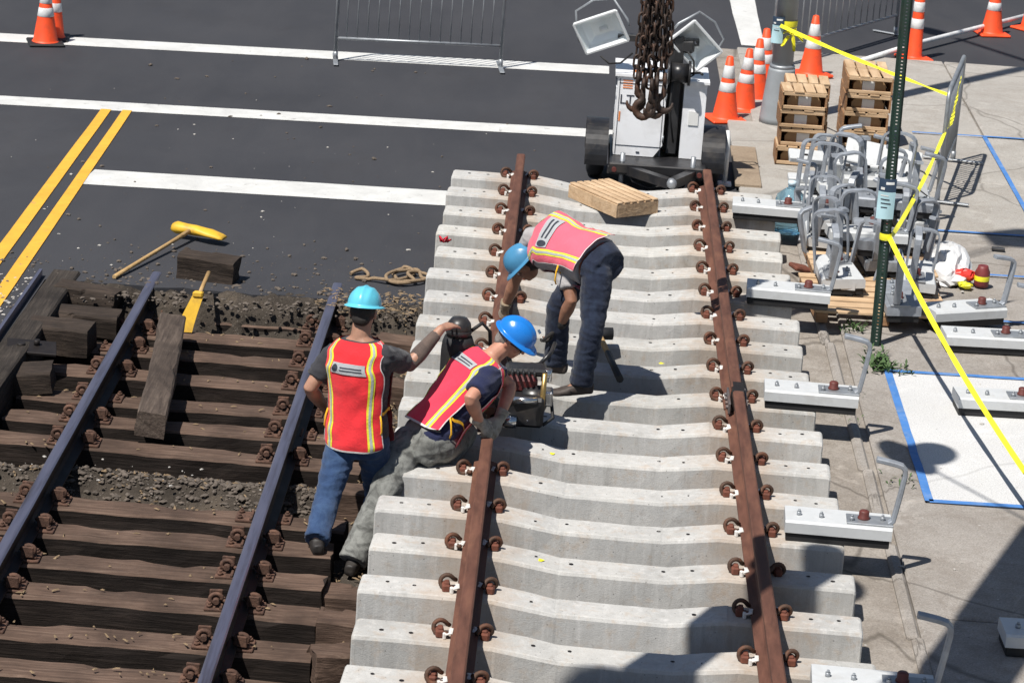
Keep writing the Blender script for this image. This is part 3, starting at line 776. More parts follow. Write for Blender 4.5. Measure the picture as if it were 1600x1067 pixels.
# ================================================================== TRAFFIC CONES
def cone_parts(h, rb, rt_, bands, base=.18):
    def rad(z): return rb+(rt_-rb)*(z-.03)/(h-.03)
    mb = MB(); prof = [(rb+.02, .028), (rb+.008, .036), (rb, .05), (rad(h*.5), h*.5), (rt_+.002, h-.006), (rt_*.7, h), (rt_*.6, h-.03)]
    mb.lathe(prof, n=22, cap=False); body = mb.mesh('cone_body', 'cone_orange')
    mb = MB(); mb.box((0, 0, .016), (base*2, base*2, .032), None, .012); bs = mb.mesh('cone_base', 'cone_orange')
    mb = MB(); mb.box((0, 0, .016), (base*2, base*2, .032), None, .012); bk = mb.mesh('cone_base', 'black_rubber')
    bd = []
    for a, b in bands:
        mb = MB(); mb.lathe([(rad(a*h)+.001, a*h), (rad(a*h)+.0035, a*h+.003), (rad(b*h)+.0035, b*h-.003), (rad(b*h)+.001, b*h)], n=22, cap=False); bd.append(mb.mesh('reflective_band', 'cone_white'))
    return body, bs, bk, bd
CONE = cone_parts(.64, .125, .030, ((.46, .60), (.67, .86)))
DELI = cone_parts(.98, .085, .042, ((.36, .47), (.55, .66), (.76, .88)), .17)
def cone(loc, label, kind=CONE, rz=0, tilt=(0, 0), black=False, group='traffic cones', sc=1.0):
    r = thing('traffic_cone', label, 'traffic cone', loc, rz, group); r.rotation_euler = (tilt[0], tilt[1], rz); r.scale = (sc,)*3
    obj('cone_body', kind[0], r); obj('cone_base', kind[2 if black else 1], r)
    for b in kind[3]: obj('reflective_band', b, r)
    return r
cone((2.04, 13.52, .0), 'nearest and largest orange cone of the row left of lamp pole', rz=.3)
cone((2.24, 14.02, .0), 'second orange cone in the row left of lamp pole', rz=.1, tilt=(0, .03), sc=.98)
cone((2.385, 14.50, .0), 'third orange cone in the row left of lamp pole', rz=.6, sc=1.0)
cone((2.50, 15.02, .0), 'farthest orange cone in the row left of lamp pole', rz=.2, tilt=(.02, -.04), sc=1.02)
cone((3.03, 15.72, .05), 'orange cone just right of grey lamp pole behind crates', rz=.5, sc=1.0)
cone((4.28, 17.20, .0), 'tall slim orange channelizer behind green sign post', DELI, .3)
cone((5.37, 18.97, .0), 'orange cone beside white bar at top right', rz=.2)
cone((5.90, 19.45, .0), 'orange cone cut off by the right picture edge', rz=.7)
cone((-4.92, 14.80, .0), 'front orange cone of the pair at top left, on black base', rz=.3, black=True)
cone((-4.905, 15.08, .0), 'rear orange cone of the pair at top left', rz=.1, tilt=(0, .05), black=True)
MBx = MB(); MBx.tube([(3.60, 16.55, .06), (4.3, 17.55, .10), (5.1, 18.7, .10), (6.6, 21.0, .06)], .028, 8)
tag(MBx.build('cone_bar', 'cone_white'), 'long white bar lying between the cones at top right', 'bar')

# ================================================================== CROWD BARRIERS
def barrier(a, b, h, label, rz_feet=True, zb=.24, nb=16, m='galv'):
    a, b = V(a), V(b); d = (b-a); L = d.length; u = d.normalized(); s = V((-u.y, u.x, 0)); z = V((0, 0, 1))
    r = thing('crowd_barrier', label, 'barrier', a.lerp(b, .5), 0, 'metal crowd barriers')
    mb = MB(); e = .10
    mb.tube([a+z*.03, a+z*(h-e)] + [a+u*e*(1-math.cos(t))+z*(h-e+e*math.sin(t)) for t in (.5, 1.0, 1.57)] + [b-u*e*(1-math.cos(t))+z*(h-e+e*math.sin(t)) for t in (1.57, 1.0, .5)] + [b+z*(h-e), b+z*.03], .019, 8)
    mb.build('frame', m, r)
    MB().cyl(a+z*zb, b+z*zb, .016, 8).build('bottom_rail', m, r)
    for k in range(nb):
        q = a+u*(L*(k+1)/(nb+1)); MB().cyl(q+z*zb, q+z*(h-.01), .0075, 6).build('bar', m, r)
    for q in (a, b):
        f = MB(); f.box(q+V((0, 0, .018)), (.05, .56, .014), R3(0, 0, math.atan2(s.y, s.x)-math.pi/2), .004); f.cyl(q+z*.02, q+z*.10, .024, 8); f.build('foot', m, r)
    return r
barrier((-1.94, 14.98, 0), (-.235, 15.17, 0), 1.08, 'metal crowd barrier standing on crosswalk line in upper middle', nb=15)
barrier((2.62, 15.95, .0), (4.20, 18.50, .0), 1.10, 'metal crowd barrier at top right behind lamp pole', nb=18)
barrier((3.80, 10.62, .05), (4.13, 12.25, .05), 1.02, 'metal crowd barrier seen end-on at right of the bracket pile', nb=17)

# ================================================================== POSTS AND TAPE
r = thing('lamp_pole', 'thick grey lamp pole with flared conical base at top right', 'lamp pole', (2.545, 13.42, 0))
MB().lathe([(.178, .04), (.176, .10), (.132, .56), (.128, .585)], (2.545, 13.42, .0), 28).build('flared_base', 'grey_paint', r)
MB().lathe([(.122, .585), (.124, .61), (.112, .62)], (2.545, 13.42, 0), 28).build('collar', 'galv', r)
MB().lathe([(.104, .60), (.10, 2.5), (.085, 8.5), (.08, 8.6)], (2.545, 13.42, 0), 28).build('pole', 'grey_paint', r)
MB().tube([(2.545, 13.42, 8.5), (2.4, 13.6, 8.9), (1.6, 14.6, 9.15)], [.05, .045, .04], 8).build('arm', 'grey_paint', r)
MB().ball((1.35, 14.9, 9.15), (.32, .16, .09), 12, 7, R3(0, 0, 2.2)).build('lamp_head', 'galv', r)
p0 = V((2.545, 13.42, 0))
def paper(name, c, w, h, d, label, lines=0, parts=None):
    """sheet curved round a post, facing d"""
    r = thing(name, label, 'notice', c); x = V((0, 0, 1)).cross(d).normalized()
    def sheet(u0, u1, v0, v1, m, off, nm, ww=.0):
        mb = MB(); vs = []
        for j in range(7):
            for i in range(7):
                u = u0+(u1-u0)*i/6; v = v0+(v1-v0)*j/6
                q = V(c)+x*u*w/2+V((0, 0, v*h/2))+d*(off-.02*u*u+.006*math.sin(v*3+u*2)); vs.append(q)
        mb.add(vs, [(7*j+i, 7*j+i+1, 7*j+i+8, 7*j+i+7) for j in range(6) for i in range(6)], True); return mb.build(nm, m, r)
    sheet(-1, 1, -1, .35, 'paper_blue', 0, 'sheet'); sheet(-1, 1, .35, 1, 'paper_navy', 0, 'heading')
    for k in range(lines): sheet(-.7+.05*k, .2+.17*(k % 3), .2-.2*k, .14-.2*k, 'paper_white' if k == 0 else 'print_dark', .0015, 'print_line')
    sheet(-.2, .75, .72, .85, 'paper_white', .0015, 'print_line'); sheet(-.75, -.3, .45, .58, 'paper_white', .0015, 'print_line')
    return r
paper('paper_notice', (2.455, 13.31, .97), .115, .26, V((-.35, -1, 0)).normalized(), 'blue paper notice taped to the grey lamp pole', 2)
# perforated green sign post (U channel)
r = thing('sign_post', 'dark green perforated steel sign post beside the bracket pile', 'sign post', (2.865, 6.234, 0))
px, py, H = 2.865, 6.234, 3.35; lean = V((-.016, 0, 1))
def sec(dx, wx, dy, wy, z0=0, z1=H):
    mb = MB(); a = V((px+dx, py+dy, z0))+lean*0+V((-.016*z0, 0, 0)); b = V((px+dx-.016*z1, py+dy, z1))
    mb.loft([[q+V((sx*wx/2, sy*wy/2, 0)) for sx, sy in ((-1, -1), (1, -1), (1, 1), (-1, 1))] for q in (a, b)], True, False); return mb
mb = MB()
for dx, wx, dy, wy in ((-.0135, .013, -.014, .006), (.0135, .013, -.014, .006), (-.0215, .006, .004, .036), (.0215, .006, .004, .036), (-.031, .018, .020, .006), (.031, .018, .020, .006)):
    s = sec(dx, wx, dy, wy, -.05); mb.add(s.v, s.f, False)
z = .0
while z < H:
    mb.box((px-.016*z, py-.014, z), (.0145, .0055, .0165)); z += .0255
mb.build('post', 'green_paint', r)
sp_ = MB(); sp_.box((px-.055, py-.02, 3.1), (.30, .006, .46), R3(0, 0, .7), .002); sp_.build('sign_plate', 'galv', r)
paper('paper_notice', (2.822, 6.195, 1.17), .125, .30, V((-.12, -1, .02)).normalized(), 'pale blue paper notice wrapped on the green sign post', 4)
def ribbon(pts, w, name, parent=None, m='tape_yellow', tw=0.0, twn=1.0):
    mb = MB(); vs = []; n = len(pts)
    for i, q in enumerate(pts):
        d = (V(pts[min(i+1, n-1)])-V(pts[max(i-1, 0)])).normalized(); a, b = frame(d); ang = tw+twn*i/n*6.28+.35*math.sin(i*.9)
        s = (b*math.cos(ang)+a*math.sin(ang))*w/2; vs += [V(q)-s, V(q), V(q)+s]
    mb.add(vs, [(3*i+k, 3*i+k+1, 3*i+k+4, 3*i+k+3) for i in range(n-1) for k in (0, 1)], True)
    return mb.build(name, m, parent)
def span(a, b, sag, n=26): 
    a, b = V(a), V(b); return [a.lerp(b, i/n)+V((0, 0, -4*sag*(i/n)*(1-i/n))) for i in range(n+1)]
tp = thing('caution_tape', 'yellow caution tape strung from lamp pole to barrier to post and off right', 'tape', (2.9, 8, .5))
ribbon(span((2.48, 13.30, 1.02), (3.80, 10.66, 1.02), .02), .036, 'tape_span', tp, tw=.4, twn=.15)
ribbon(span((4.08, 12.0, .92), (3.83, 10.60, .62), .03)[:20]+span((3.90, 11.1, .70), (2.90, 6.26, .885), .08)[2:], .034, 'tape_span', tp, tw=.3, twn=.3)
ribbon(span((2.875, 6.21, .885), (3.410, 2.6, 0.434), .06), .036, 'tape_span', tp, tw=.85, twn=.0)
ribbon(span((3.410, 2.6, 0.434), (4.6, -2.0, .7), .02), .036, 'tape_span', tp, tw=.2, twn=.08)
mb = MB(); mb.lathe([(.045, .86), (.047, .875), (.047, .895), (.045, .91)], (2.852, 6.236, 0), 14, cap=False); mb.build('tape_loop', 'tape_yellow', tp)
mb = MB(); mb.lathe([(.108, 1.0), (.109, 1.01), (.109, 1.05), (.108, 1.06)], (2.545, 13.42, 0), 20, cap=False); mb.build('tape_loop', 'tape_yellow', tp)
mb = MB()
for k in range(5):
    a = k*1.25; c = V((2.60, 13.28, .98)); s = ribbon([c+V((.10*t*math.cos(a), -.02, -.02+.10*t*math.sin(a)-.06*t*t)) for t in (0, .3, .6, .9, 1.1, .8, .4)], .035, 'tape_knot', tp, tw=a, twn=.6)

# ================================================================== LIGHT TOWER TRAILER
r = thing('light_tower_trailer', 'white towable light tower with two floodlights behind concrete panel', 'trailer', (1.3, 11.0, 0))
yf = 10.75
def pcab(prof, x0, x1):  # not used
    pass
mb = MB(); P = [(.91, .25), (1.27, .25), (1.345, .36), (1.345, .96), (.91, .96)]
mb.loft([[V((x, yf+k*.62, z)) for x, z in P] for k in (0, 1)], True, False); cabL = mb.build('cabinet', 'trailer_white', r)
mb = MB(); P = [(1.50, .25), (1.70, .25), (1.70, .93), (1.50, .93)]
mb.loft([[V((x, yf+.03+k*.60, z)) for x, z in P] for k in (0, 1)], True, False); cabR = mb.build('cabinet', 'trailer_white', r)
MB().box((1.425, yf+.42, .60), (.17, .38, .68), None, .01).build('mast_housing', 'black_paint', r)
mb = MB(); mb.loft([[V((x, y, z)) for x, y in ((.885, yf-.02), (1.36, yf-.02), (1.36, yf+.64), (.885, yf+.64))] for z in (.962, .985)], True, False); mb.build('lid', 'trailer_white', r)
mb = MB(); mb.loft([[V((x, y, z)) for x, y in ((1.48, yf+.0), (1.72, yf+.0), (1.72, yf+.64), (1.48, yf+.64))] for z in (.932, .955)], True, False); mb.build('lid', 'trailer_white', r)
mb = MB(); mb.box((.9065, yf+.32, .62), (.006, .36, .42), None, .002); mb.build('side_door', 'trailer_white', r)
mb = MB(); mb.box((.903, yf+.30, .72), (.006, .012, .16)); mb.box((.903, yf+.30, .45), (.006, .30, .010)); mb.box((.902, yf+.32, .86), (.005, .22, .05)); mb.box((.902, yf+.30, .58), (.006, .03, .03)); mb.build('door_trim', 'print_dark', r)
mb = MB()
for k in range(4): mb.box((1.0, yf-.002, .925-.022*k), (.085, .004, .009))
mb.build('vent_slots', 'print_orange', r)
MB().box((.945, yf-.002, .60), (.014, .004, .085)).build('hazard_label', 'print_orange', r)
MB().box((1.09, yf+.12, .988), (.10, .08, .004)).build('hazard_label', 'print_orange', r)
def text(body, size, loc, rot, m, parent, name):
    cu = bpy.data.curves.new(name, 'FONT'); cu.body = body; cu.size = size; cu.extrude = .001
    to = bpy.data.objects.new('tmp', cu); COL.objects.link(to); dg = bpy.context.evaluated_depsgraph_get()
    me = bpy.data.meshes.new_from_object(to.evaluated_get(dg)); me.name = name; me.materials.clear(); me.materials.append(MATS[m])
    bpy.data.objects.remove(to); return obj(name, me, parent, V(loc)-ORG[parent.name], rot)
text('LT-', .12, (.935, yf-.003, .715), (math.pi/2, 0, 0), 'print_dark', r, 'lettering')
MB().box((1.13, yf-.003, .285), (.03, .006, .012)).build('latch', 'print_dark', r)
MB().box((1.31, 11.0, .20), (.86, 1.1, .09), None, .01).build('chassis', 'black_paint', r)
mb = MB(); mb.prism([(-.04, -.04), (.04, -.04), (.04, .04), (-.04, .04)], (1.0, 10.6, .17), (1.42, 9.95, .22)); mb.prism([(-.04, -.04), (.04, -.04), (.04, .04), (-.04, .04)], (1.66, 10.6, .17), (1.42, 9.95, .22)); mb.box((1.32, 10.52, .17), (.9, .07, .07), None, .006); mb.build('drawbar', 'black_paint', r)
mb = MB(); mb.cyl((1.42, 9.95, .24), (1.42, 9.86, .24), .035, 10); mb.ball((1.42, 9.84, .25), .045); mb.cyl((1.0, 10.55, .02), (1.0, 10.55, .32), .022, 8); mb.cyl((1.62, 10.5, .02), (1.62, 10.5, .34), .022, 8); mb.box((1.0, 10.55, .015), (.12, .12, .02)); mb.box((1.62, 10.5, .015), (.12, .12, .02)); mb.build('jack_stand', 'galv', r)
mb = MB(); mb.tube([(1.93, 10.85, .05), (1.93, 10.85, .42), (1.92, 10.9, .50)], .022, 8); mb.box((1.93, 10.85, .03), (.12, .12, .02)); mb.build('outrigger', 'cone_white', r)
for x, sgn in ((.765, -1), (1.80, 1)):
    rot = R3(0, math.pi/2, 0); w = MB().lathe([(.10, -.075), (.20, -.08), (.245, -.06), (.26, -.03), (.26, .03), (.245, .06), (.20, .08), (.10, .075)], (x, 10.95, .26), 30, rot).build('wheel', 'tyre', r)
    mb = MB(); mb.lathe([(.0, -.083), (.05, -.088), (.06, -.07), (.15, -.062), (.165, -.085), (.17, -.06), (.17, .06), (.165, .085), (.06, .07), (0, .083)], (x, 10.95, .26), 24, rot); mb.build('rim', 'cone_white', w)
    for k in range(5):
        a = k*1.2566; MB().cyl((x+sgn*.068, 10.95+.055*math.cos(a), .26+.055*math.sin(a)), (x+sgn*.092, 10.95+.055*math.cos(a), .26+.055*math.sin(a)), .012, 6).build('wheel_nut', 'galv', w)
    mb = MB(); rings = []
    for k in range(24):
        a = math.radians(-8+196*k/23); c = V((x, 10.95+.315*math.cos(a), .215+.300*math.sin(a))); e = V((0, math.cos(a), math.sin(a)))
        rings.append([c+V((-.10, 0, 0)), c+V((.10, 0, 0)), c+V((.10, 0, 0))+e*.012, c+V((-.10, 0, 0))+e*.012])
    mb.loft(rings, True, False); mb.build('fender', 'black_paint', r)
for x in (.93, 1.325): MB().box((x, yf-.002, .60), (.005, .004, .68)).build('panel_seam', 'print_dark', r)
for z in (.34, .90): MB().box((1.125, yf-.002, z), (.40, .004, .005)).build('panel_seam', 'print_dark', r)
for z in (.42, .80): MB().cyl((1.345, yf-.006, z-.03), (1.345, yf-.006, z+.03), .008, 8).build('hinge', 'galv', r)
for x in (.93, 1.68): MB().cyl((x, 10.43, .19), (x, 10.47, .19), .022, 10).build('marker_lamp', 'red_knob', r)
MB().box((1.60, yf+.024, .62), (.09, .006, .13), None, .002).build('warning_plate', 'paper_white', r)
MB().tube([(1.02, 10.5, .22), (1.1, 10.42, .10), (1.25, 10.4, .05), (1.4, 10.3, .12), (1.42, 10.0, .2)], .010, 6).build('brake_hose', 'black_rubber', r)
MB().tube([(1.62, 10.5, .2), (1.55, 10.35, .06), (1.46, 10.15, .10), (1.43, 9.95, .2)], .008, 6).build('safety_chain', 'galv', r)
# mast, winch
mb = MB(); mb.box((1.425, yf+.10, .80), (.09, .09, 1.05), None, .008); mb.build('mast', 'dark_steel', r)
mb = MB(); mb.cyl((1.36, yf-.02, 1.03), (1.52, yf-.02, 1.03), .085, 18); mb.cyl((1.34, yf-.02, 1.03), (1.36, yf-.02, 1.03), .11, 18); mb.cyl((1.52, yf-.02, 1.03), (1.54, yf-.02, 1.03), .11, 18); mb.tube([(1.54, yf-.02, 1.03), (1.62, yf-.05, 1.05), (1.64, yf-.12, 1.05)], .012, 6); mb.build('winch', 'black_paint', r)
mb = MB(); mb.box((1.24, yf+.14, 1.28), (.72, .06, .06), None, .006); mb.box((1.36, yf+.12, 1.20), (.20, .12, .24), None, .02); mb.box((1.18, yf+.1, 1.30), (.10, .10, .20), None, .02); mb.box((1.5, yf+.1, 1.25), (.12, .10, .12), None, .02); mb.build('crossbar', 'dark_steel', r)
mb = MB(); mb.tube([(1.02, yf+.05, 1.16), (.92, yf-.02, 1.08), (.82, yf-.03, 1.07), (.74, yf-.02, 1.13)], .009, 6); mb.tube([(1.50, yf, 1.22), (1.56, yf-.03, 1.14), (1.57, yf-.02, 1.02), (1.5, yf, .97)], .009, 6)
mb.tube([(1.40, yf-.04, 1.1), (1.38, yf-.06, .7), (1.44, yf-.02, .4)], .010, 6); mb.build('cable', 'black_rubber', r)
def flood(c, rot, s=1.0):
    c = V(c); W, H = .20*s, .150*s
    f = MB(); q = lambda p: c+rot @ V(p)
    rings = []
    for w, h, y in ((W, H, -.045), (W+.012, H+.012, -.05), (W+.012, H+.012, -.03), (W, H, -.02), (W*.86, H*.82, .07), (W*.55, H*.5, .15), (W*.2, H*.2, .17)):
        rings.append([q((sx*w*k1, y, sz*h*k2)) for sx, sz, k1, k2 in ((-1, -1, 1, .9), (-1, -1, .93, 1), (1, -1, .93, 1), (1, -1, 1, .9), (1, 1, 1, .9), (1, 1, .93, 1), (-1, 1, .93, 1), (-1, 1, 1, .9))])
    f.loft(rings, False, False)
    f.add(rings[-1], [tuple(range(8))]); fl = f.build('floodlight', 'lamp_white', r)
    f = MB(); rr = []
    for w, h, y in ((W*.985, H*.985, -.046), (W*.96, H*.95, -.044), (W*.80, H*.76, .03), (W*.5, H*.42, .07), (W*.1, H*.1, .075)):
        rr.append([q((sx*w, y, sz*h)) for sx, sz in ((-1, -1), (1, -1), (1, 1), (-1, 1))])
    f.loft(rr, False, False); f.add(rr[-1], [(0, 1, 2, 3)]); f.build('reflector', 'lamp_reflector', fl)
    f = MB(); f.add([q((sx*W*.97, -.0475, sz*H*.97)) for sx, sz in ((-1, -1), (1, -1), (1, 1), (-1, 1))], [(0, 1, 2, 3)]); f.build('glass', 'lamp_glass', fl)
    f = MB()
    for ax in (-1, 1): f.box(q((ax*W*1.0, -.049, 0)), (.018, .012, H*2.02), rot, .002); f.box(q((0, -.049, ax*H)), (W*2.04, .012, .018), rot, .002)
    f.build('bezel', 'lamp_white', fl)
    f = MB(); f.tube([q((-.0, .0, 0))*0+q((.05, .03, 0)), q((-.02, .03, 0))], .022, 8); f.build('lamp_tube', 'lamp_white', fl)
    f = MB(); f.tube([q((-W-.035, .03, -H*.4)), q((-W-.04, .05, 0)), q((-W*.9, .12, H+.05)), q((0, .15, H+.085)), q((W*.9, .12, H+.05)), q((W+.04, .05, 0)), q((W+.035, .03, -H*.4))], .011, 6); f.build('yoke', 'galv', fl)
    return fl
flood((.735, yf+.10, 1.335), R3(0, -.42, -.22) @ R3(.30, 0, 0))
flood((1.565, yf+.10, 1.27), R3(0, .78, .25) @ R3(.30, 0, 0), .95)

# ================================================================== CRANE CHAINS
ch = thing('chain_sling', 'bundle of rusty hanging crane chains with hooks in front of trailer', 'chain', (1.05, 5.5, 1.8))
def link_mesh():
    mb = MB(); a, b, r_ = .036, .022, .0085; pts = []
    for k in range(8): t = math.pi*k/7; pts.append((b*math.cos(t), 0, a-.012+b*math.sin(t)))
    for k in range(8): t = math.pi+math.pi*k/7; pts.append((b*math.cos(t), 0, -(a-.012)+b*math.sin(t)))
    mb.tube(pts, r_, 6, True); return mb.mesh('chain_link', 'chain_rust')
LINK = link_mesh()
def strand(pts, k0=0):
    """hangs links along a polyline, every second one turned"""
    P = [V(p) for p in pts]; i = 0; k = k0; pos = P[0].copy(); step = .074
    seglen = [(P[j+1]-P[j]).length for j in range(len(P)-1)]; tot = sum(seglen); s = 0
    while s < tot:
        d = s; j = 0
        while j < len(seglen)-1 and d > seglen[j]: d -= seglen[j]; j += 1
        q = P[j].lerp(P[j+1], d/seglen[j]); dr = (P[j+1]-P[j]).normalized()
        qt = dr.to_track_quat('Z', 'Y').to_matrix() @ Matrix.Rotation(.35+(math.pi/2 if k % 2 else 0)+random.uniform(-.25, .25), 3, 'Z')
        o = obj('chain_link', LINK, ch, q-ORG[ch.name]); o.rotation_euler = qt.to_euler(); s += step; k += 1
top = V((1.04, 5.52, 3.55))
ends = [(.925, 5.50, 2.02), (.955, 5.46, 1.94), (.99, 5.50, 2.0), (1.025, 5.47, 1.96), (1.06, 5.52, 1.92), (1.10, 5.48, 2.02), (1.13, 5.52, 2.10), (1.00, 5.56, 2.05), (1.075, 5.57, 2.0), (1.145, 5.50, 2.2), (.97, 5.54, 2.1), (1.04, 5.60, 2.2)]
for k, e in enumerate(ends):
    e = V(e)+V((0, 0, .10)); strand([e, V((e.x*.82+1.03*.18, e.y, 2.6)), top+V((.03*(k % 3-1), .03*(k//3-1), 0))], k)
def hook(c, s, rz, sc=1.0):
    mb = MB(); c = V(c); rr = Matrix.Rotation(rz, 3, 'Z'); pts = []; rad = []
    for p, q in (((0, 0, .14), .013), ((0, 0, .10), .016), ((0, 0, .07), .018)): pts.append(c+rr @ V(p)*sc); rad.append(q*sc)
    for k in range(11):
        a = math.radians(90-25-k*25); pts.append(c+rr @ V((s*(-.0+.048*math.cos(a)-.01), 0, .018+.048*math.sin(a)))*sc); rad.append((.022 if k < 7 else .022-.004*(k-6))*sc)
    mb.tube(pts, rad, 8); mb.tube(arc(c+V((0, 0, .165*sc)), V((0, 1, 0)), V((0, 0, 1)), .03*sc, 0, 6.0, 10), .012*sc, 6, True)
    return mb.build('grab_hook', 'chain_rust', ch)
hook((.945, 5.46, 1.90), 1, .15, 1.15); hook((.985, 5.42, 1.86), -1, -.3, 1.2); hook((1.075, 5.44, 1.87), -1, .5, 1.2); hook((1.13, 5.47, 1.90), -1, .1, 1.15); hook((1.04, 5.40, 1.88), 1, .9, 1.1)
mb = MB(); mb.tube(arc(top+V((0, 0, .12)), V((1, 0, 0)), V((0, 0, 1)), .12, 0, 6.283*15/16, 15), .022, 8, True); mb.build('master_link', 'chain_rust', ch)
cr = thing('crane_boom', 'crane boom and hook block overhead carrying the chain sling', 'crane', (1.04, 5.52, 3.8))
mb = MB(); mb.lathe([(.03, 3.72), (.10, 3.80), (.13, 3.95), (.10, 4.12), (.03, 4.2)], (1.04, 5.52, 0), 14); mb.build('hook_block', 'tool_yellow', cr)
mb = MB(); mb.cyl((1.0, 5.52, 4.15), (1.0, 5.52, 9.4), .012, 6); mb.build('cable', 'dark_steel', cr)
mb = MB(); mb.cyl((1.08, 5.52, 4.15), (1.08, 5.52, 9.4), .012, 6); mb.build('cable', 'dark_steel', cr)
MB().prism([(-.2, -.25), (.2, -.25), (.2, .25), (-.2, .25)], (.85, 5.5, 9.5), (16, 8, 3)).build('boom', 'tool_yellow', cr)

# ================================================================== WOODEN CRATES
def crate_parts(w, d, h):
    P = {}; th = .018
    mb = MB(); mb.box((0, 0, 0), (w/4-.016, d, .014), None, .002); P['slat'] = mb.mesh('slat', 'crate_pine')
    mb = MB(); mb.box((0, 0, 0), (th, d-.004, h-.02), None, .002); P['side'] = mb.mesh('side_panel', 'crate_dark')
    mb = MB(); mb.box((0, 0, 0), (w-.002, .02, .030), None, .003); P['rail'] = mb.mesh('front_rail', 'crate_pine_x')
    mb = MB(); mb.box((0, 0, 0), (w-2*th-.004, d-.05, .012), None, .002); P['floor'] = mb.mesh('floor_board', 'crate_dark')
    mb = MB(); mb.box((0, 0, 0), (w-2*th-.004, .014, h-.03), None, .002); P['back'] = mb.mesh('back_panel', 'crate_dark')
    mb = MB(); pr = [(-w*.37, 0), (w*.37, 0), (w*.37, h*.35), (w*.30, h*.56), (w*.15, h*.62), (-w*.15, h*.62), (-w*.30, h*.56), (-w*.37, h*.35)]
    mb.loft([[V((a, y, b)) for a, b in pr] for y in (-d*.36, d*.36)], True, False); P['pack'] = mb.mesh('wrapped_packing', 'kraft')
    mb = MB(); mb.box((0, 0, 0), (w*.28, .004, h*.50)); P['label'] = mb.mesh('white_label', 'paper_white')
    return P
def crate(P, w, d, h, loc, rz, label, group='small wooden crates in stacks'):
    r = thing('wooden_crate', label, 'crate', loc, rz, group)
    for k in range(4): obj('slat', P['slat'], r, ((k-1.5)*w/4, random.uniform(-.006, .006), h-.007), (0, 0, random.uniform(-.02, .02)))
    for s in (-1, 1): obj('side_panel', P['side'], r, (s*(w/2-.009), 0, (h-.02)/2+.003))
    obj('front_rail', P['rail'], r, (0, -d/2+.012, h-.030)); obj('front_rail', P['rail'], r, (0, -d/2+.012, .018))
    obj('floor_board', P['floor'], r, (0, 0, .012)); obj('back_panel', P['back'], r, (0, d/2-.014, h/2-.008))
    pk = obj('wrapped_packing', P['pack'], r, (0, .0, .020)); obj('white_label', P['label'], pk, (U(-.02, .02), -d*.36-.003, h*.30))
    return r
cw, cd, chh = .415, .36, .172; CP = crate_parts(cw, cd, chh)
sideno = ['lowest', 'second', 'third', 'topmost']
for k in range(4): crate(CP, cw, cd, chh, (2.640+(-.01, .012, -.006, .0)[k], 11.85+(-.02, .01, 0, -.01)[k], .05+k*(chh+.001)), U(-.03, .03), '%s crate of the front left stack beside the lamp pole' % sideno[k])
for k in range(4): crate(CP, cw, cd, chh, (2.700, 12.25, .05+k*(chh+.001)), U(-.03, .03), '%s crate of the stack directly behind the front left stack' % sideno[k])
for k in range(4): crate(CP, cw+.02, cd, chh, (3.315+U(-.01, .01), 12.72, .05+k*(chh+.001)), U(-.03, .03), '%s crate of the front right stack behind bracket pile' % sideno[k])
for k in range(4): crate(CP, cw, cd, chh, (3.320, 13.10, .05+k*(chh+.001)), U(-.03, .03), '%s crate of the rear right stack behind bracket pile' % sideno[k])
# lone flat crate lying on the panel
r = thing('flat_crate', 'flat pine crate lying across the concrete ties in front of trailer', 'crate', (.915, 9.20, .19), -.955)
w, d, h = .70, .43, .13
mb = MB()
for k in range(6): MB().box((0, (k-2.5)*d/6, h-.007+U(-.001, .001)), (w, d/6-.022, .014), R3(0, 0, U(-.010, .010)), .002).build('slat', 'crate_pine_x', r, False)
for s in (-1, 1):
    for q in (-1, 1): MB().box((q*w/4, s*(d/2-.010), (h-.018)/2), (w/2-.003, .018, h-.018), None, .002).build('side_board', 'crate_pine_x', r, False)
    MB().box((s*(w/2-.010), 0, (h-.018)/2), (.018, d-.042, h-.018), None, .002).build('end_board', 'crate_pine', r, False)
MB().box((0, 0, .012), (w-.05, d-.05, .012)).build('bottom_board', 'crate_dark', r, False)

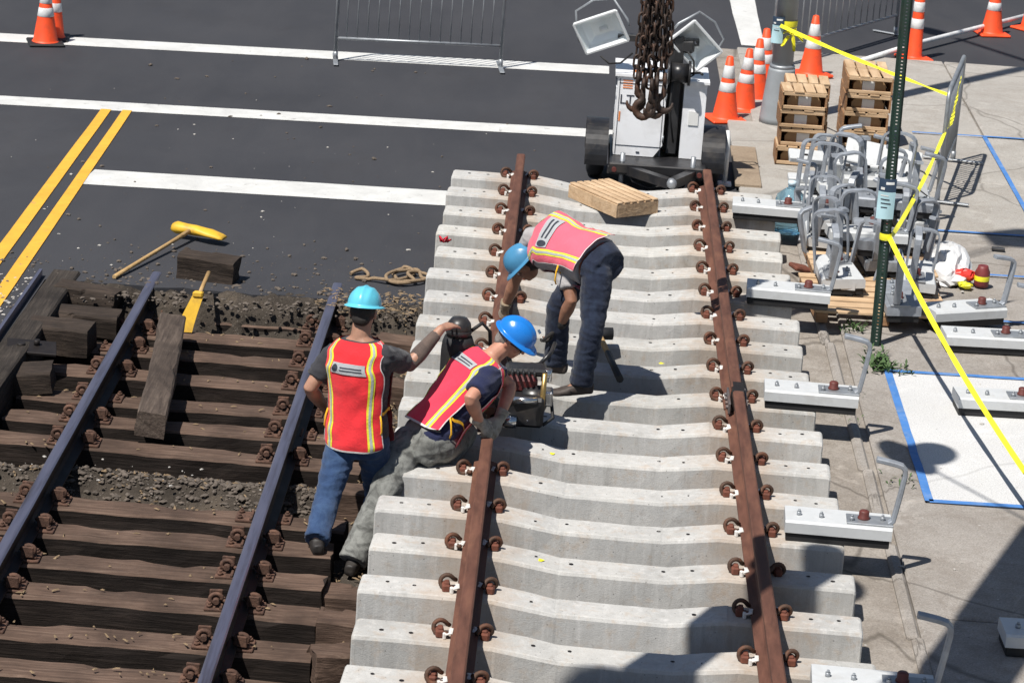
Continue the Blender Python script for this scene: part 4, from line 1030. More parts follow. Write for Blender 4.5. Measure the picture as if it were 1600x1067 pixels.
# ================================================================== THIRD-RAIL BRACKETS
def bracket_parts():
    B = {}
    mb = MB(); pr = [(-.130, 0), (-.130, .062), (-.118, .075), (.118, .075), (.130, .062), (.130, 0)]
    mb.loft([[V((x, a, b+.055)) for a, b in pr] for x in (0, .62)], True, False); B['channel'] = mb.mesh('channel', 'bracket_grey')
    mb = MB(); mb.box((.31, 0, .0275), (.60, .235, .055), None, .004); B['pad'] = mb.mesh('black_pad', 'black_rubber')  # solid black block under the channel
    mb = MB(); mb.box((.49, -.03, .136), (.27, .15, .011), None, .002); B['plate'] = mb.mesh('base_plate', 'galv')
    mb = MB(); mb.lathe([(.036, .141), (.036, .150), (.030, .156), (.030, .185), (.024, .192), (.0, .193)], (.455, -.02, 0), 12); B['knob'] = mb.mesh('insulator_knob', 'red_knob')
    mb = MB(); mb.cyl((.0, 0, 0), (.0, 0, .022), .015, 6); mb.cyl((0, 0, .022), (0, 0, .034), .008, 6); B['bolt'] = mb.mesh('bolt', 'galv')
    # flat bar arm bent over at the top
    pts = [(.60, -.06, .14), (.622, -.06, .16), (.632, -.06, .22), (.650, -.06, .34), (.662, -.06, .44), (.660, -.06, .475), (.640, -.06, .497), (.60, -.06, .508), (.53, -.06, .520), (.49, -.06, .526)]
    mb = MB(); rings = []
    for i, p in enumerate(pts):
        d = (V(pts[min(i+1, 9)])-V(pts[max(i-1, 0)])).normalized(); n_ = V((0, 1, 0)).cross(d).normalized()
        rings.append([V(p)+V((0, sy*.027, 0))+n_*sz*.0135 for sy, sz in ((-1, -.6), (-.8, -1), (.8, -1), (1, -.6), (1, .6), (.8, 1), (-.8, 1), (-1, .6))])
    mb.loft(rings, True, False); B['arm'] = mb.mesh('bent_arm', 'galv_arm')
    return B
BP = bracket_parts()
CHG = BP['channel'].copy(); CHG.materials.clear(); CHG.materials.append(MATS['galv_arm'])
def bracket(loc, rot, label, arm=True, group='grey third-rail brackets', bolts=True, grey=False):
    r = thing('rail_bracket', label, 'bracket', loc, 0, group); r.rotation_euler = rot
    for k, n_ in (('channel', 'channel'), ('pad', 'black_pad'), ('plate', 'base_plate'), ('knob', 'insulator_knob')): obj(n_, CHG if (grey and k == 'channel') else BP[k], r)
    if arm: obj('bent_arm', BP['arm'], r)
    if bolts:
        for x, y, z in ((.08, -.02, .13), (.21, -.03, .13), (.385, -.06, .141), (.565, -.02, .141)): obj('bolt', BP['bolt'], r, (x, y, z))
    return r
bl = ['bracket on the farthest tie end, beside the water jug', 'bracket on right tie ends just left of wooden pallet', 'bracket with upright bent arm, on tie ends left of sign post base', 'bracket on right tie ends beside the blue-taped white slab corner', 'nearest bracket on the ties at the bottom picture edge']
for k, (x, y) in enumerate(((1.90, 9.03), (1.905, 6.60), (1.91, 4.21), (1.905, 1.83), (1.905, -.44))):
    bracket((x, y-.02, .231), (0, 0, SK+(-.012, -.02, .0, .0, -.01)[k]), 'grey third-rail '+bl[k])
bracket((3.36, 6.30, .055), (0, 0, .06), 'pale bracket on pavement at right edge, behind the white slab')
bracket((3.28, 4.86, .055), (0, 0, .05), 'pale bracket lying on the white slab at right edge')
bracket((3.06, .78, .05), (0, 0, .03), 'pale bracket at the lower right picture edge in shade')
# pallet and the pile on it
def pallet(loc, rz, w, d, label, layers=1):
    r = thing('wooden_pallet', label, 'pallet', loc, rz, 'pallets under the bracket pile')
    for k in range(3): MB().box((0, (k-1)*(d/2-.05), .06), (w, .09, .085), None, .004).build('stringer', 'crate_dark', r, False)
    nsl = 7
    for k in range(nsl): MB().box(((k-3)*(w-.09)/6, 0, .112), (.10, d, .018), R3(0, 0, U(-.01, .01)), .002).build('deck_board', 'crate_pine', r, False)
    for k in range(3): MB().box(((k-1)*(w-.1)/2, 0, .009), (.10, d, .016), None, .002).build('deck_board', 'crate_pine', r, False)
    return r
def crossplanks(loc, rz, w, d, label):
    r = thing('plank_pallet', label, 'pallet', loc, rz, 'pallets under the bracket pile')
    for k in range(3): MB().box(((k-1)*(w/2-.06), 0, .05), (.09, d, .075), None, .004).build('stringer', 'crate_dark', r, False)
    for k in range(7): MB().box((0, (k-3)*(d-.1)/6, .098), (w, .105, .02), R3(0, 0, U(-.008, .008)), .003).build('deck_board', 'crate_pine_x', r, False)
    return r
crossplanks((2.93, 7.20, .05), .06, 1.05, 1.0, 'pine pallet at the front of the bracket pile')
crossplanks((2.98, 8.32, .05), .04, 1.0, .95, 'pine pallet under the middle of the bracket pile')
crossplanks((3.00, 9.45, .05), .05, .95, .9, 'pine pallet under the back of the bracket pile')
pile = [  # x, y, z, rz, label
    (2.72, 7.10, .165, 1.72, 'front left bracket of the pile, arm bent over'),
    (3.06, 7.18, .165, 1.62, 'white-topped bracket at front of pile behind sign post'),
    (3.28, 6.72, .10, .42, 'tilted bracket hanging off the front right corner of pallet'),
    (2.62, 7.72, .165, 1.60, 'left bracket of second row in the pile'), (2.95, 7.75, .30, 1.55, 'raised bracket in second row of the pile'), (3.30, 7.80, .165, 1.50, 'right bracket of second row in the pile'),
    (2.64, 8.30, .30, 1.58, 'left bracket in middle row of the pile'), (2.98, 8.35, .165, 1.66, 'low bracket in middle row of the pile'), (3.32, 8.40, .30, 1.57, 'right bracket in middle row, next to plastic bag'),
    (2.62, 8.95, .165, 1.55, 'left bracket in fourth row of the pile'), (2.98, 8.95, .32, 1.62, 'raised bracket in fourth row of the pile'), (3.32, 9.0, .165, 1.52, 'right bracket in fourth row of the pile'),
    (2.60, 7.95, .34, .08, 'crosswise bracket resting on second row of the pile'), (2.88, 8.62, .46, -.05, 'crosswise bracket high on the middle of the pile'), (2.62, 9.20, .36, .12, 'crosswise bracket high at back left of the pile'), (3.42, 9.25, .48, 3.2, 'reversed bracket high at back right of the pile'), (2.58, 9.72, .32, .02, 'crosswise bracket on top of the back row'), (3.0, 9.95, .20, .1, 'crosswise bracket behind the back row of pile'),
    (2.66, 9.50, .165, 1.60, 'left bracket at back of the pile near crates'), (3.02, 9.55, .165, 1.50, 'middle bracket at back of the pile'), (3.40, 9.50, .165, 1.58, 'right bracket at back of the pile beside barrier')]
for k, (x, y, z, rz, lab) in enumerate(pile):
    bracket((x, y, z), (U(-.05, .05), U(-.05, .05), rz+math.pi*(k % 2) if (k not in (2, 0) and 1 < rz < 2) else rz), 'grey '+lab, True, 'brackets heaped on the pallet', True, k % 3 == 1)
    o = bpy.context.scene.objects
for k, (c, d, rot, lab) in enumerate([((2.98, 9.35, .50), (.50, .03, .42), (.55, 0, -.05), 'large grey cover board leaning upright in the pile'),
        ((2.72, 10.05, .52), (.62, .16, .05), (.3, .03, .05), 'long pale cover board on top left of the pile'),
        ((3.22, 10.05, .56), (.66, .30, .045), (.5, .12, -.12), 'pale cover board with bolt slots on top right of the pile'),
        ((2.75, 9.78, .40), (.70, .14, .05), (.1, -.02, .02), 'narrow pale board lying behind the bent arms'),
        ((3.15, 9.90, .30), (.8, .28, .05), (.05, 0, .1), 'pale board lying low at back of the pile'),
        ((3.52, 9.75, .36), (.18, .50, .05), (.2, .6, .1), 'pale tilted board at the back right of the pile')]):
    r = thing('cover_board', lab, 'board', c, 0, 'pale cover boards on the pile'); r.rotation_euler = rot
    MB().box((0, 0, 0), d, None, .008).build('board', 'bracket_grey', r, False)
    for q in (-.28, .28, .05): MB().box((q*d[0], (-.6*d[1] if d[1] < .1 else -.1*d[1])+.0, d[2]*.5+.001), (.05, .03, .004)).build('slot', 'rail_dark', r, False)
# extra loose bent arms standing in the pile
CBAR = BP['arm'].copy(); CBAR.name = 'curved_bar'
for k, (x, y, z, rx, ry, rz) in enumerate(((2.46, 8.75, .12, .1, .0, 1.4), (2.52, 9.05, .12, -.1, .1, 2.0), (2.78, 8.62, .25, .05, -.1, .9), (2.86, 8.85, .30, 0, .05, 4.4), (3.10, 8.7, .3, .05, .05, 5.6), (3.46, 8.5, .15, 0, 0, 2.2), (3.40, 8.1, .2, .1, .05, 1.2), (2.60, 7.9, .2, 0, 0, .6), (2.50, 8.3, .15, 0, .1, 3.5))):
    o = obj('curved_bar', CBAR, None, V((x, y, z-.14))-R3(rx, ry, rz) @ V((.6, -.06, 0)), (rx, ry, rz))
    tag(o, ['loose bent bar at left end of pile by the jug', 'loose bent bar at back left of pile', 'loose bent bar standing in the pile middle', 'loose bent bar with flat top in the pile middle', 'loose bent bar right of pile middle behind notice', 'loose bent bar at right end of pile near tape', 'loose bent bar right front of pile near bag', 'loose bent bar at left front of pile', 'loose bent bar at far left of the pile'][k], 'bar', 'loose bent bars in the pile')
mb = MB(); rings = []; pth = [V((-.11, 0, 0)), V((-.112, 0, .16)), V((-.112, 0, .30))]+[V((-.052+.06*math.cos(a), 0, .36+.06*math.sin(a))) for a in (3.0, 2.5, 2.0, 1.6)]+[V((.03, 0, .425))]+[V((.052+.06*math.cos(a), 0, .36+.06*math.sin(a))) for a in (1.5, 1.1, .6, .1)]+[V((.112, 0, .30)), V((.110, 0, .18)), V((.095, 0, .02))]
for i in range(len(pth)):
    d = (pth[min(i+1, len(pth)-1)]-pth[max(i-1, 0)]).normalized(); n_ = V((0, 1, 0)).cross(d).normalized()
    rings.append([pth[i]+V((0, sy*.034, 0))+n_*sz*.007 for sy, sz in ((-1, -1), (1, -1), (1, 1), (-1, 1))])
mb.loft(rings, True, False); HOOP = mb.mesh('bent_strap', 'galv_arm')
hl = ['left front', 'centre front', 'right front', 'left second-row', 'centre second-row', 'right second-row', 'left third-row', 'centre third-row', 'right third-row', 'left fourth-row', 'centre fourth-row', 'right fourth-row', 'left rear', 'centre rear', 'right rear', 'far rear']
for k in range(16):
    x = (2.58, 2.84, 3.26)[k % 3]+U(-.06, .06); y = 7.55+.42*(k//3)+U(-.08, .08); z = (.20, .28, .28, .40, .44, .40)[k//3]
    o = obj('bent_strap', HOOP, None, (x, y, z), (U(-.18, .18), U(-.15, .15), U(-.7, .7))); q = U(.95, 1.3); o.scale = (q, 1, q)
    tag(o, hl[k]+' upright galvanised strap hoop standing in the bracket pile', 'strap', 'bent straps in the pile')
# water jug
r = thing('water_jug', 'blue plastic water jug beside the far right tie ends', 'water jug', (2.40, 9.28, .05))
mb = MB(); mb.lathe([(.115, 0), (.128, .015), (.130, .06), (.124, .075), (.130, .09), (.130, .14), (.124, .155), (.130, .17), (.130, .27), (.118, .315), (.07, .36), (.032, .385), (.03, .42)], n=26); mb.build('jug_body', 'jug_plastic', r, False)
MB().lathe([(.034, .40), (.035, .44), (.0, .445)], n=16).build('cap', 'jug_cap', r, False)
tag(MB().box((2.43, 8.10, .075), (.17, .13, .035), R3(.1, .25, .5), .01).build('rusty_block', 'shoulder_rust'), 'rusty brown block lying behind the second bracket', 'block')
def crumple(mb, a):
    mb.v = [tuple(V(p)+V((noise.noise(V(p)*38), noise.noise(V(p)*38+V((5, 5, 5))), abs(noise.noise(V(p)*38+V((9, 1, 5))))))*a) for p in mb.v]; mb.sm = [False]*len(mb.sm); return mb
# plastic bag with litter
mb = MB(); rings = []
for i in range(15):
    th = math.pi*(.03+.94*i/14); ring = []
    for j in range(24):
        a = 2*math.pi*j/24; q = V((math.sin(th)*math.cos(a), math.sin(th)*math.sin(a), -math.cos(th))); f = 1+.22*noise.noise(q*2.3+V((4, 1, 2)))+.14*noise.noise(q*6)
        ring.append(V((3.64+.17*q.x*f+.03*q.y, 8.35+.42*q.y*f, max(.052, .14+.13*q.z*f-.07*max(0, -q.y)))))
    rings.append(ring)
mb.loft(rings, True, False); bag = tag(mb.build('plastic_bag', 'bag_plastic'), 'white plastic bag of litter on pavement right of the pile', 'plastic bag')
mb = MB(); mb.lathe([(.055, 0), (.06, .02), (.06, .12), (.045, .15), (.04, .17)], (3.865, 8.02, .055), 14, R3(0, 0, 0)); tag(mb.build('brown_jar', 'maroon_label'), 'small dark jar standing right of the plastic bag', 'jar')
mb = MB(); mb.lathe([(.061, .05), (.0615, .055), (.0615, .085), (.061, .09)], (3.865, 8.02, .055), 14, cap=False); tag(mb.build('jar_label', 'tape_yellow'), None, None).parent = None
jl = bpy.data.objects['jar_label']; jj = bpy.data.objects['brown_jar']; loc = jl.location-jj.location; jl.parent = jj; jl.location = loc
tag(crumple(MB().ball((3.73, 8.06, .12), (.085, .07, .05), 16, 10), .035).build('red_wrapper', 'red_plastic'), 'crumpled red wrapper in front of the plastic bag', 'wrapper')
tag(crumple(MB().ball((3.72, 7.93, .075), (.06, .05, .022), 16, 10), .03).build('yellow_wrapper', 'tape_yellow'), 'yellow wrapper in front of the plastic bag', 'wrapper')
tag(MB().box((4.15, 9.15, .066), (.11, .05, .022), R3(0, 0, -.1), .004).build('dark_scrap', 'dark_steel'), 'small dark scrap lying alone on brown pavement at right', 'scrap')
# weeds
mb = MB()
for (cx, cy, n_, s) in ((2.72, 6.60, 50, .11), (2.86, 5.98, 40, .10), (2.84, 5.70, 90, .15), (2.98, 5.68, 40, .1), (2.60, 5.0, 12, .05), (2.55, 4.55, 12, .05), (2.75, 3.35, 25, .08)):
    for _ in range(n_):
        a = U(0, 6.28); L = s*U(.4, 1); b = V((cx+U(-.09, .09), cy+U(-.12, .12), .04)); tip = b+V((math.cos(a)*L*.7, math.sin(a)*L*.7, L*U(.3, .8))); w = V((-math.sin(a), math.cos(a), 0))*L*.11
        mid = b.lerp(tip, .55)+V((0, 0, L*.15)); mb.add([b, mid-w, mid+w, tip], [(0, 1, 2), (1, 3, 2)])
tag(mb.build('weeds', 'leaf', None, False), 'low green weeds growing around the sign post and kerb', None, None, 'stuff')
# sledge hammer on the ties
r = thing('sledge_hammer', 'sledge hammer with black and wood handle lying on the ties beside standing worker', 'hammer', (.86, 4.85, .24))
a, b = V((.815, 5.30, .265)), V((.955, 4.36, .262))
MB().tube([a, a.lerp(b, .2), a.lerp(b, .46)], .021, 8).build('handle', 'handle_wood', r); MB().tube([a.lerp(b, .41), a.lerp(b, .7), b], [.024, .024, .026], 8).build('handle_grip', 'black_rubber', r)
MB().cyl((.735, 5.27, .285), (.905, 5.30, .285), .046, 8).build('hammer_head', 'dark_steel', r)
mb = MB(); mb.tube([V((.37, 3.45, .245))+V(p) for p in ((-.04, .02, 0), (-.03, .05, .02), (.0, .04, .04), (.03, .0, .03), (.02, -.04, .01), (-.02, -.03, .015), (.05, -.05, .0))], .0125, 7)
tag(mb.build('loose_clip', 'clip_rust'), 'loose rusty rail clip lying on a tie near the rail cut', 'clip')

# ================================================================== CYLINDER AND RAIL DRILL
r = thing('gas_cylinder', 'black gas cylinder with domed cap under the left worker\'s hand', 'gas cylinder', (-.10, 2.97, .23))
MB().lathe([(.095, .23), (.104, .25), (.104, .83), (.098, .89), (.085, .925)], (-.10, 2.97, 0), 26).build('cylinder_body', 'black_rubber', r)
MB().lathe([(.074, .91), (.076, .985), (.072, 1.01), (.05, 1.04), (.0, 1.05)], (-.10, 2.97, 0), 22).build('cap', 'black_paint', r)
MB().lathe([(.079, .945), (.081, .95), (.081, .965), (.079, .97)], (-.10, 2.97, 0), 22, cap=False).build('cap_ring', 'dark_steel', r)
MB().tube([(-.03, 3.0, .95), (.04, 3.03, 1.0), (.09, 3.06, .94), (.10, 3.1, .8)], .012, 6).build('hose', 'black_rubber', r)
r = thing('rail_drill', 'red and black petrol rail drill clamped on left rail between workers', 'rail drill', (.25, 3.45, .25))
MB().box((.30, 3.50, .49), (.20, .22, .12), R3(0, 0, .1), .03).build('engine_cover', 'red_engine', r)
MB().box((.33, 3.52, .56), (.26, .16, .05), R3(0, 0, .1), .015).build('air_filter', 'black_paint', r)
MB().box((.31, 3.42, .35), (.30, .30, .20), None, .02).build('gearbox', 'black_paint', r)
MB().lathe([(.06, -.09), (.085, -.08), (.09, .0), (.085, .06), (.05, .075)], (.40, 3.42, .40), 14, R3(0, math.pi/2, 0)).build('flywheel', 'black_paint', r)
MB().tube([(.22, 3.3, .5), (.16, 3.25, .42), (.2, 3.22, .34), (.3, 3.22, .31)], .011, 6).build('hose', 'black_rubber', r)
MB().tube([(.42, 3.5, .46), (.5, 3.45, .40), (.52, 3.36, .3), (.46, 3.3, .27)], .012, 6).build('hose', 'black_rubber', r)
for k in range(5): MB().box((.24+.035*k, 3.385, .585), (.012, .10, .03), R3(0, 0, .1), .003).build('cooling_fin', 'dark_steel', r)
MB().box((.36, 3.30, .29), (.05, .05, .05), R3(.3, .2, .5), .008).build('valve', 'chrome', r)
MB().cyl((.26, 3.26, .435), (.41, 3.28, .435), .024, 12).build('muffler', 'chrome', r)
MB().cyl((.44, 3.32, .26), (.45, 3.34, .60), .018, 8).build('feed_screw', 'brass', r)
MB().cyl((.20, 3.24, .30), (.29, 3.24, .30), .045, 14).build('chuck', 'chrome', r)
mb = MB(); mb.box((.115, 3.38, .42), (.12, .30, .06), None, .01); mb.box((.05, 3.38, .36), (.025, .22, .16), None, .006); mb.build('rail_clamp', 'dark_steel', r)
MB().tube([(.40, 3.6, .56), (.48, 3.66, .64), (.50, 3.8, .66)], .014, 7).build('handlebar', 'black_paint', r); MB().tube([(.22, 3.6, .58), (.16, 3.66, .68), (.14, 3.8, .70)], .014, 7).build('handlebar', 'black_paint', r)
mb = MB(); mb.cyl((.46, 3.50, .50), (.46, 3.50, .58), .035, 12); mb.box((.47, 3.42, .42), (.08, .12, .10), None, .01); mb.build('carburettor', 'chrome', r)

# ================================================================== UNSEEN SHADE CASTERS (added overhead to shade the lower right)
g = thing('unseen_shade_caster', 'added out-of-view overhead beams that shade the lower right corner', 'shade caster', (1, 0, 5))
MB().prism([(-.24, -.10), (.24, -.10), (.24, .10), (-.24, .10)], (.72, -2.5, 5.2), (1.84, .40, 5.2)).build('arm', 'galv', g)  # added flat beam, sized to cast the diagonal shade band
MB().prism([(-.17, -.10), (.17, -.10), (.17, .10), (-.17, .10)], (-.95, -2.85, 5.2), (.33, -.70, 5.2)).build('arm', 'galv', g)  # second added beam, shades the near tie ends
MB().prism([(-.07, -.07), (.07, -.07), (.07, .07), (-.07, .07)], (3.6, -4.5, 5.2), (.55, -2.55, 5.2)).build('caster_strut', 'galv', g)
MB().cyl((3.6, -4.5, 0), (3.6, -4.5, 5.5), .11, 14).build('mast', 'galv', g)  # post added out of view to hold the shade beams
for c, r_, rz in (((.33, -.72, 5.2), (.17, .22, .16), .3), ((.10, -.95, 5.2), (.22, .16, .14), .2), ((-.98, -2.55, 5.2), (.34, .2, .14), 0), ((1.16, 1.66, 5.2), (.17, .22, .12), -.2), ((.99, 1.56, 5.2), (.13, .34, .12), .4)):
    MB().ball(c, r_, 16, 9, R3(0, 0, rz)).build('shade_blob', 'black_paint', g)  # added ellipsoids that round off the cast shade, no real signals

MB().cyl((1.0, 1.56, 5.2), (1.75, .35, 5.2), .012, 6).build('caster_tube', 'galv', g)  # thin link from the loose shade ellipsoids to the beam
# ================================================================== PEOPLE
def remesh(mb, name, m, voxel, smooth=4, fac=.5, wrinkle=0, wscale=12, mats=None, parent=None):
    me = mb.mesh(name+'_src', m); o = bpy.data.objects.new('tmp', me); COL.objects.link(o)
    md = o.modifiers.new('r', 'REMESH'); md.mode = 'VOXEL'; md.voxel_size = voxel; md.use_smooth_shade = True
    ms = o.modifiers.new('s', 'SMOOTH'); ms.factor = fac; ms.iterations = smooth
    dg = bpy.context.evaluated_depsgraph_get(); out = bpy.data.meshes.new_from_object(o.evaluated_get(dg)); out.name = name
    bpy.data.objects.remove(o); bpy.data.meshes.remove(me)
    if wrinkle:
        out.update(); vn = [v.normal.copy() for v in out.vertices]
        for v, n_ in zip(out.vertices, vn):
            q = v.co*wscale; f_ = noise.noise(V((q.x*.6+q.z*.35, q.y*.6, q.z*1.9))); w = .9*(1-2.4*abs(f_))+.35*noise.noise(q*1.6)+.18*noise.noise(q*3.7)
            v.co += n_*wrinkle*w
    out.materials.clear()
    for q in (mats or [m]): out.materials.append(MATS[q])
    out.polygons.foreach_set('use_smooth', [True]*len(out.polygons))
    off = ORG[parent.name]
    for v in out.vertices: v.co -= off
    out.update()
    return obj(name, out, parent)
def limb(mb, pts, rads, n=14, sub=4):
    """rounded tapered limb through joints"""
    P = []; Rr = []
    for i in range(len(pts)-1):
        for k in range(sub):
            f = k/sub; P.append(V(pts[i]).lerp(V(pts[i+1]), f)); Rr.append(rads[i]+(rads[i+1]-rads[i])*f)
    P.append(V(pts[-1])); Rr.append(rads[-1])
    d0 = (P[0]-P[1]).normalized(); d1 = (P[-1]-P[-2]).normalized()
    P = [P[0]+d0*Rr[0]*.8, P[0]+d0*Rr[0]*.5]+P+[P[-1]+d1*Rr[-1]*.5, P[-1]+d1*Rr[-1]*.8]
    Rr = [Rr[0]*.45, Rr[0]*.8]+Rr+[Rr[-1]*.8, Rr[-1]*.45]
    mb.tube(P, Rr, n)
def smooth_path(pts, n):
    P = [V(p) for p in pts]; out = []
    for i in range(len(P)-1):
        p0 = P[max(i-1, 0)]; p1, p2 = P[i], P[i+1]; p3 = P[min(i+2, len(P)-1)]
        for k in range(n):
            f = k/n; out.append(.5*((2*p1)+(p2-p0)*f+(2*p0-5*p1+4*p2-p3)*f*f+(3*p1-p0-3*p2+p3)*f**3))
    return out+[P[-1]]
class Torso:
    def __init__(s, J, hr, sr, k=1.0):
        P, C, N = V(J['pelvis']), V(J['chest']), V(J['neck']); axis = (C-P).normalized()
        ctr = [P-axis*.13, P-axis*.03, P.lerp(C, .22), P.lerp(C, .45), P.lerp(C, .72), C.copy(), C.lerp(N, .50), C.lerp(N, .78), N]
        w = [.135, .170, .160, .155, .168, .185, .172, .125, .066]; dp = [.10, .122, .116, .113, .122, .126, .098, .078, .062]
        s.rings = []
        for i, c in enumerate(ctr):
            f = i/(len(ctr)-1); a = ctr[min(i+1, 8)]-ctr[max(i-1, 0)]; a.normalize()
            r = V(hr).lerp(V(sr), min(1, f*1.6)); r = (r-a*r.dot(a)).normalized(); fr = a.cross(r)     # r = person's right, fr = front
            fr = r.cross(a)*-1
            s.rings.append((c, r*w[i]*k, fr*dp[i]*k, a))
    def pt(s, th, t, sc=1.0, off=0.0):
        n = len(s.rings)-1; q = max(0, min(.9999, t))*n; i = int(q); f = q-i; f = f*f*(3-2*f)*.5+f*.5
        (c0, r0, b0, a0), (c1, r1, b1, a1) = s.rings[i], s.rings[i+1]
        c, r, b = c0.lerp(c1, f), r0.lerp(r1, f), b0.lerp(b1, f); ct, st = math.cos(th), math.sin(th); e = .82
        d = r*math.copysign(abs(ct)**e, ct)+b*math.copysign(abs(st)**e, st)
        return c+d*sc+d.normalized()*off
    def loft(s, mb, t0=0, t1=1, sc=1.0, off=0, n=24, m=26):
        mb.loft([[s.pt(2*math.pi*j/n, t0+(t1-t0)*i/m, sc, off) for j in range(n)] for i in range(m+1)])
def hand(mb, W, D, Nn, L=.185, curl=.35, spread=.09, side=1, sc=1.0, thumb=.6):
    """wrist W, direction D, back-of-hand normal Nn; palm plus five separate fingers; thumb towards side"""
    D = V(D).normalized(); Nn = V(Nn); Nn = (Nn-D*Nn.dot(D)).normalized(); S = D.cross(Nn)*side
    W = V(W); k = L/.185*sc; r = .0092*k
    def ring(c, w, h): return [c+S*w*math.cos(a*math.pi/6)+Nn*h*math.sin(a*math.pi/6) for a in range(12)]
    mb.loft([ring(W-D*.02, .026*k, .021*k), ring(W+D*.015*k, .030*k, .020*k), ring(W+D*.055*k, .041*k, .018*k), ring(W+D*.088*k, .042*k, .015*k), ring(W+D*.098*k, .038*k, .011*k)])
    for q, ln in zip((-1.5, -.5, .5, 1.5), (.066, .083, .088, .078)):
        p = W+D*(.082-.004*abs(q))*k+S*q*.0205*k; ang = -spread*q*-1; d = (D+S*ang).normalized(); pts = [p]; c = curl*.5
        for sg in (.46, .30, .24):
            dd = (d*math.cos(c)-Nn*math.sin(c)); p = p+dd*ln*sg*k; pts.append(p); c += curl*.8
        limb(mb, pts, [r, r*.97, r*.9, r*.78], 8, 2)
    p = W+D*.022*k+S*.026*k-Nn*.004; pts = [p]; d = (D*.75+S*thumb-Nn*.25).normalized()
    for ln, b in ((.042, 0), (.032, .3), (.026, .5)):
        dd = (d+D*b*.5-S*b*.4-Nn*b*.2).normalized(); p = p+dd*ln*k; pts.append(p)
    limb(mb, pts, [r*1.45, r*1.2, r*1.1, r*.85], 8, 2)
def head_mesh(mb, H, F, Up):
    F = V(F).normalized(); Up = V(Up); Up = (Up-F*Up.dot(F)).normalized(); Rg = F.cross(Up); rot = Matrix((Rg, F, Up)).transposed(); H = V(H)
    q = lambda x, y, z: H+rot @ V((x, y, z))*.93
    mb.ball(q(0, -.008, .022), (.073, .091, .090), 20, 14, rot); mb.ball(q(0, .022, -.045), (.056, .066, .070), 18, 12, rot)
    mb.ball(q(0, .062, -.092), (.026, .024, .022), 12, 8, rot); mb.ball(q(0, .075, .012), (.050, .022, .016), 12, 8, rot)
    limb(mb, [q(0, .088, .012), q(0, .106, -.022), q(0, .110, -.034)], [.009, .013, .014], 8, 2)
    mb.ball(q(0, .083, -.064), (.026, .014, .008), 10, 6, rot); mb.ball(q(0, .080, -.074), (.024, .013, .008), 10, 6, rot)
    for s in (-1, 1):
        mb.ball(q(s*.080, -.012, -.012), (.010, .020, .032), 10, 8, rot); mb.ball(q(s*.045, .066, -.028), (.022, .020, .018), 10, 6, rot)
    return q, rot
def helmet(H, rot, m, parent, label=None, tilt=0):
    H = V(H); rot = rot @ R3(tilt, 0, 0); q = lambda x, y, z: H+rot @ V((x, y, z))
    mb = MB(); nu, nv = 44, 16; rings = []; rx, ry, rz, zb = .101, .125, .112, .026
    def rid(x, y): return .007*math.exp(-(x/.011)**2)+.004*(math.exp(-((x-.045)/.009)**2)+math.exp(-((x+.045)/.009)**2))
    for i in range(nv+1):
        f = i/nv; el = f*math.pi/2*.985; ring = []
        for j in range(nu):
            a = 2*math.pi*j/nu; c = math.cos(el)**.9; x = rx*c*math.cos(a); y = ry*c*math.sin(a); z = zb+rz*math.sin(el)
            k = rid(x, y)*(1 if el > .35 else el/.35)
            nrm = V((x/rx**2, y/ry**2, (z-zb)/rz**2)).normalized(); ring.append(q(*(V((x, y, z))+nrm*k)))
        rings.append(ring)
    brim = []
    for e, dz in ((.004, .0), (.012, -.004), (.019, -.008), (.020, -.012), (.008, -.010), (-.003, -.004)):
        ring = []
        for j in range(nu):
            a = 2*math.pi*j/nu; fr = max(0, math.sin(a))**1.6; ex = e*(1+1.5*fr)
            ring.append(q((rx+ex)*math.cos(a), (ry+ex)*math.sin(a), zb+dz-.012*fr*(e > .01)))
        brim.append(ring)
    mb.loft(brim[::-1]+rings, True, True); hm = mb.build('hard_hat', m, parent)
    return hm, q
def boot(mb, an, toe_dir, upv=V((0, 0, 1)), s=1.0, shin=None):
    d = V(toe_dir).normalized(); a = V(an); side = upv.cross(d).normalized(); u = d.cross(side); rings = []
    for f, w, h, lift in ((-.085, .020, .050, .028), (-.075, .034, .075, .0), (-.03, .040, .085, 0), (.03, .042, .080, 0), (.09, .046, .060, 0), (.15, .046, .045, 0), (.19, .036, .038, .004), (.21, .018, .024, .010)):
        c = a+d*f*s-u*.085*s; ring = []
        for k in range(14):
            t = 2*math.pi*k/14; ring.append(c+side*w*s*math.copysign(abs(math.cos(t))**.6, math.cos(t))+u*((h*s*.5)*(1+math.copysign(abs(math.sin(t))**.6, math.sin(t)))+lift))
        rings.append(ring)
    mb.loft(rings); limb(mb, [a-u*.03, a+((V(shin)-a).normalized() if shin else u)*.06], [.048*s, .046*s])
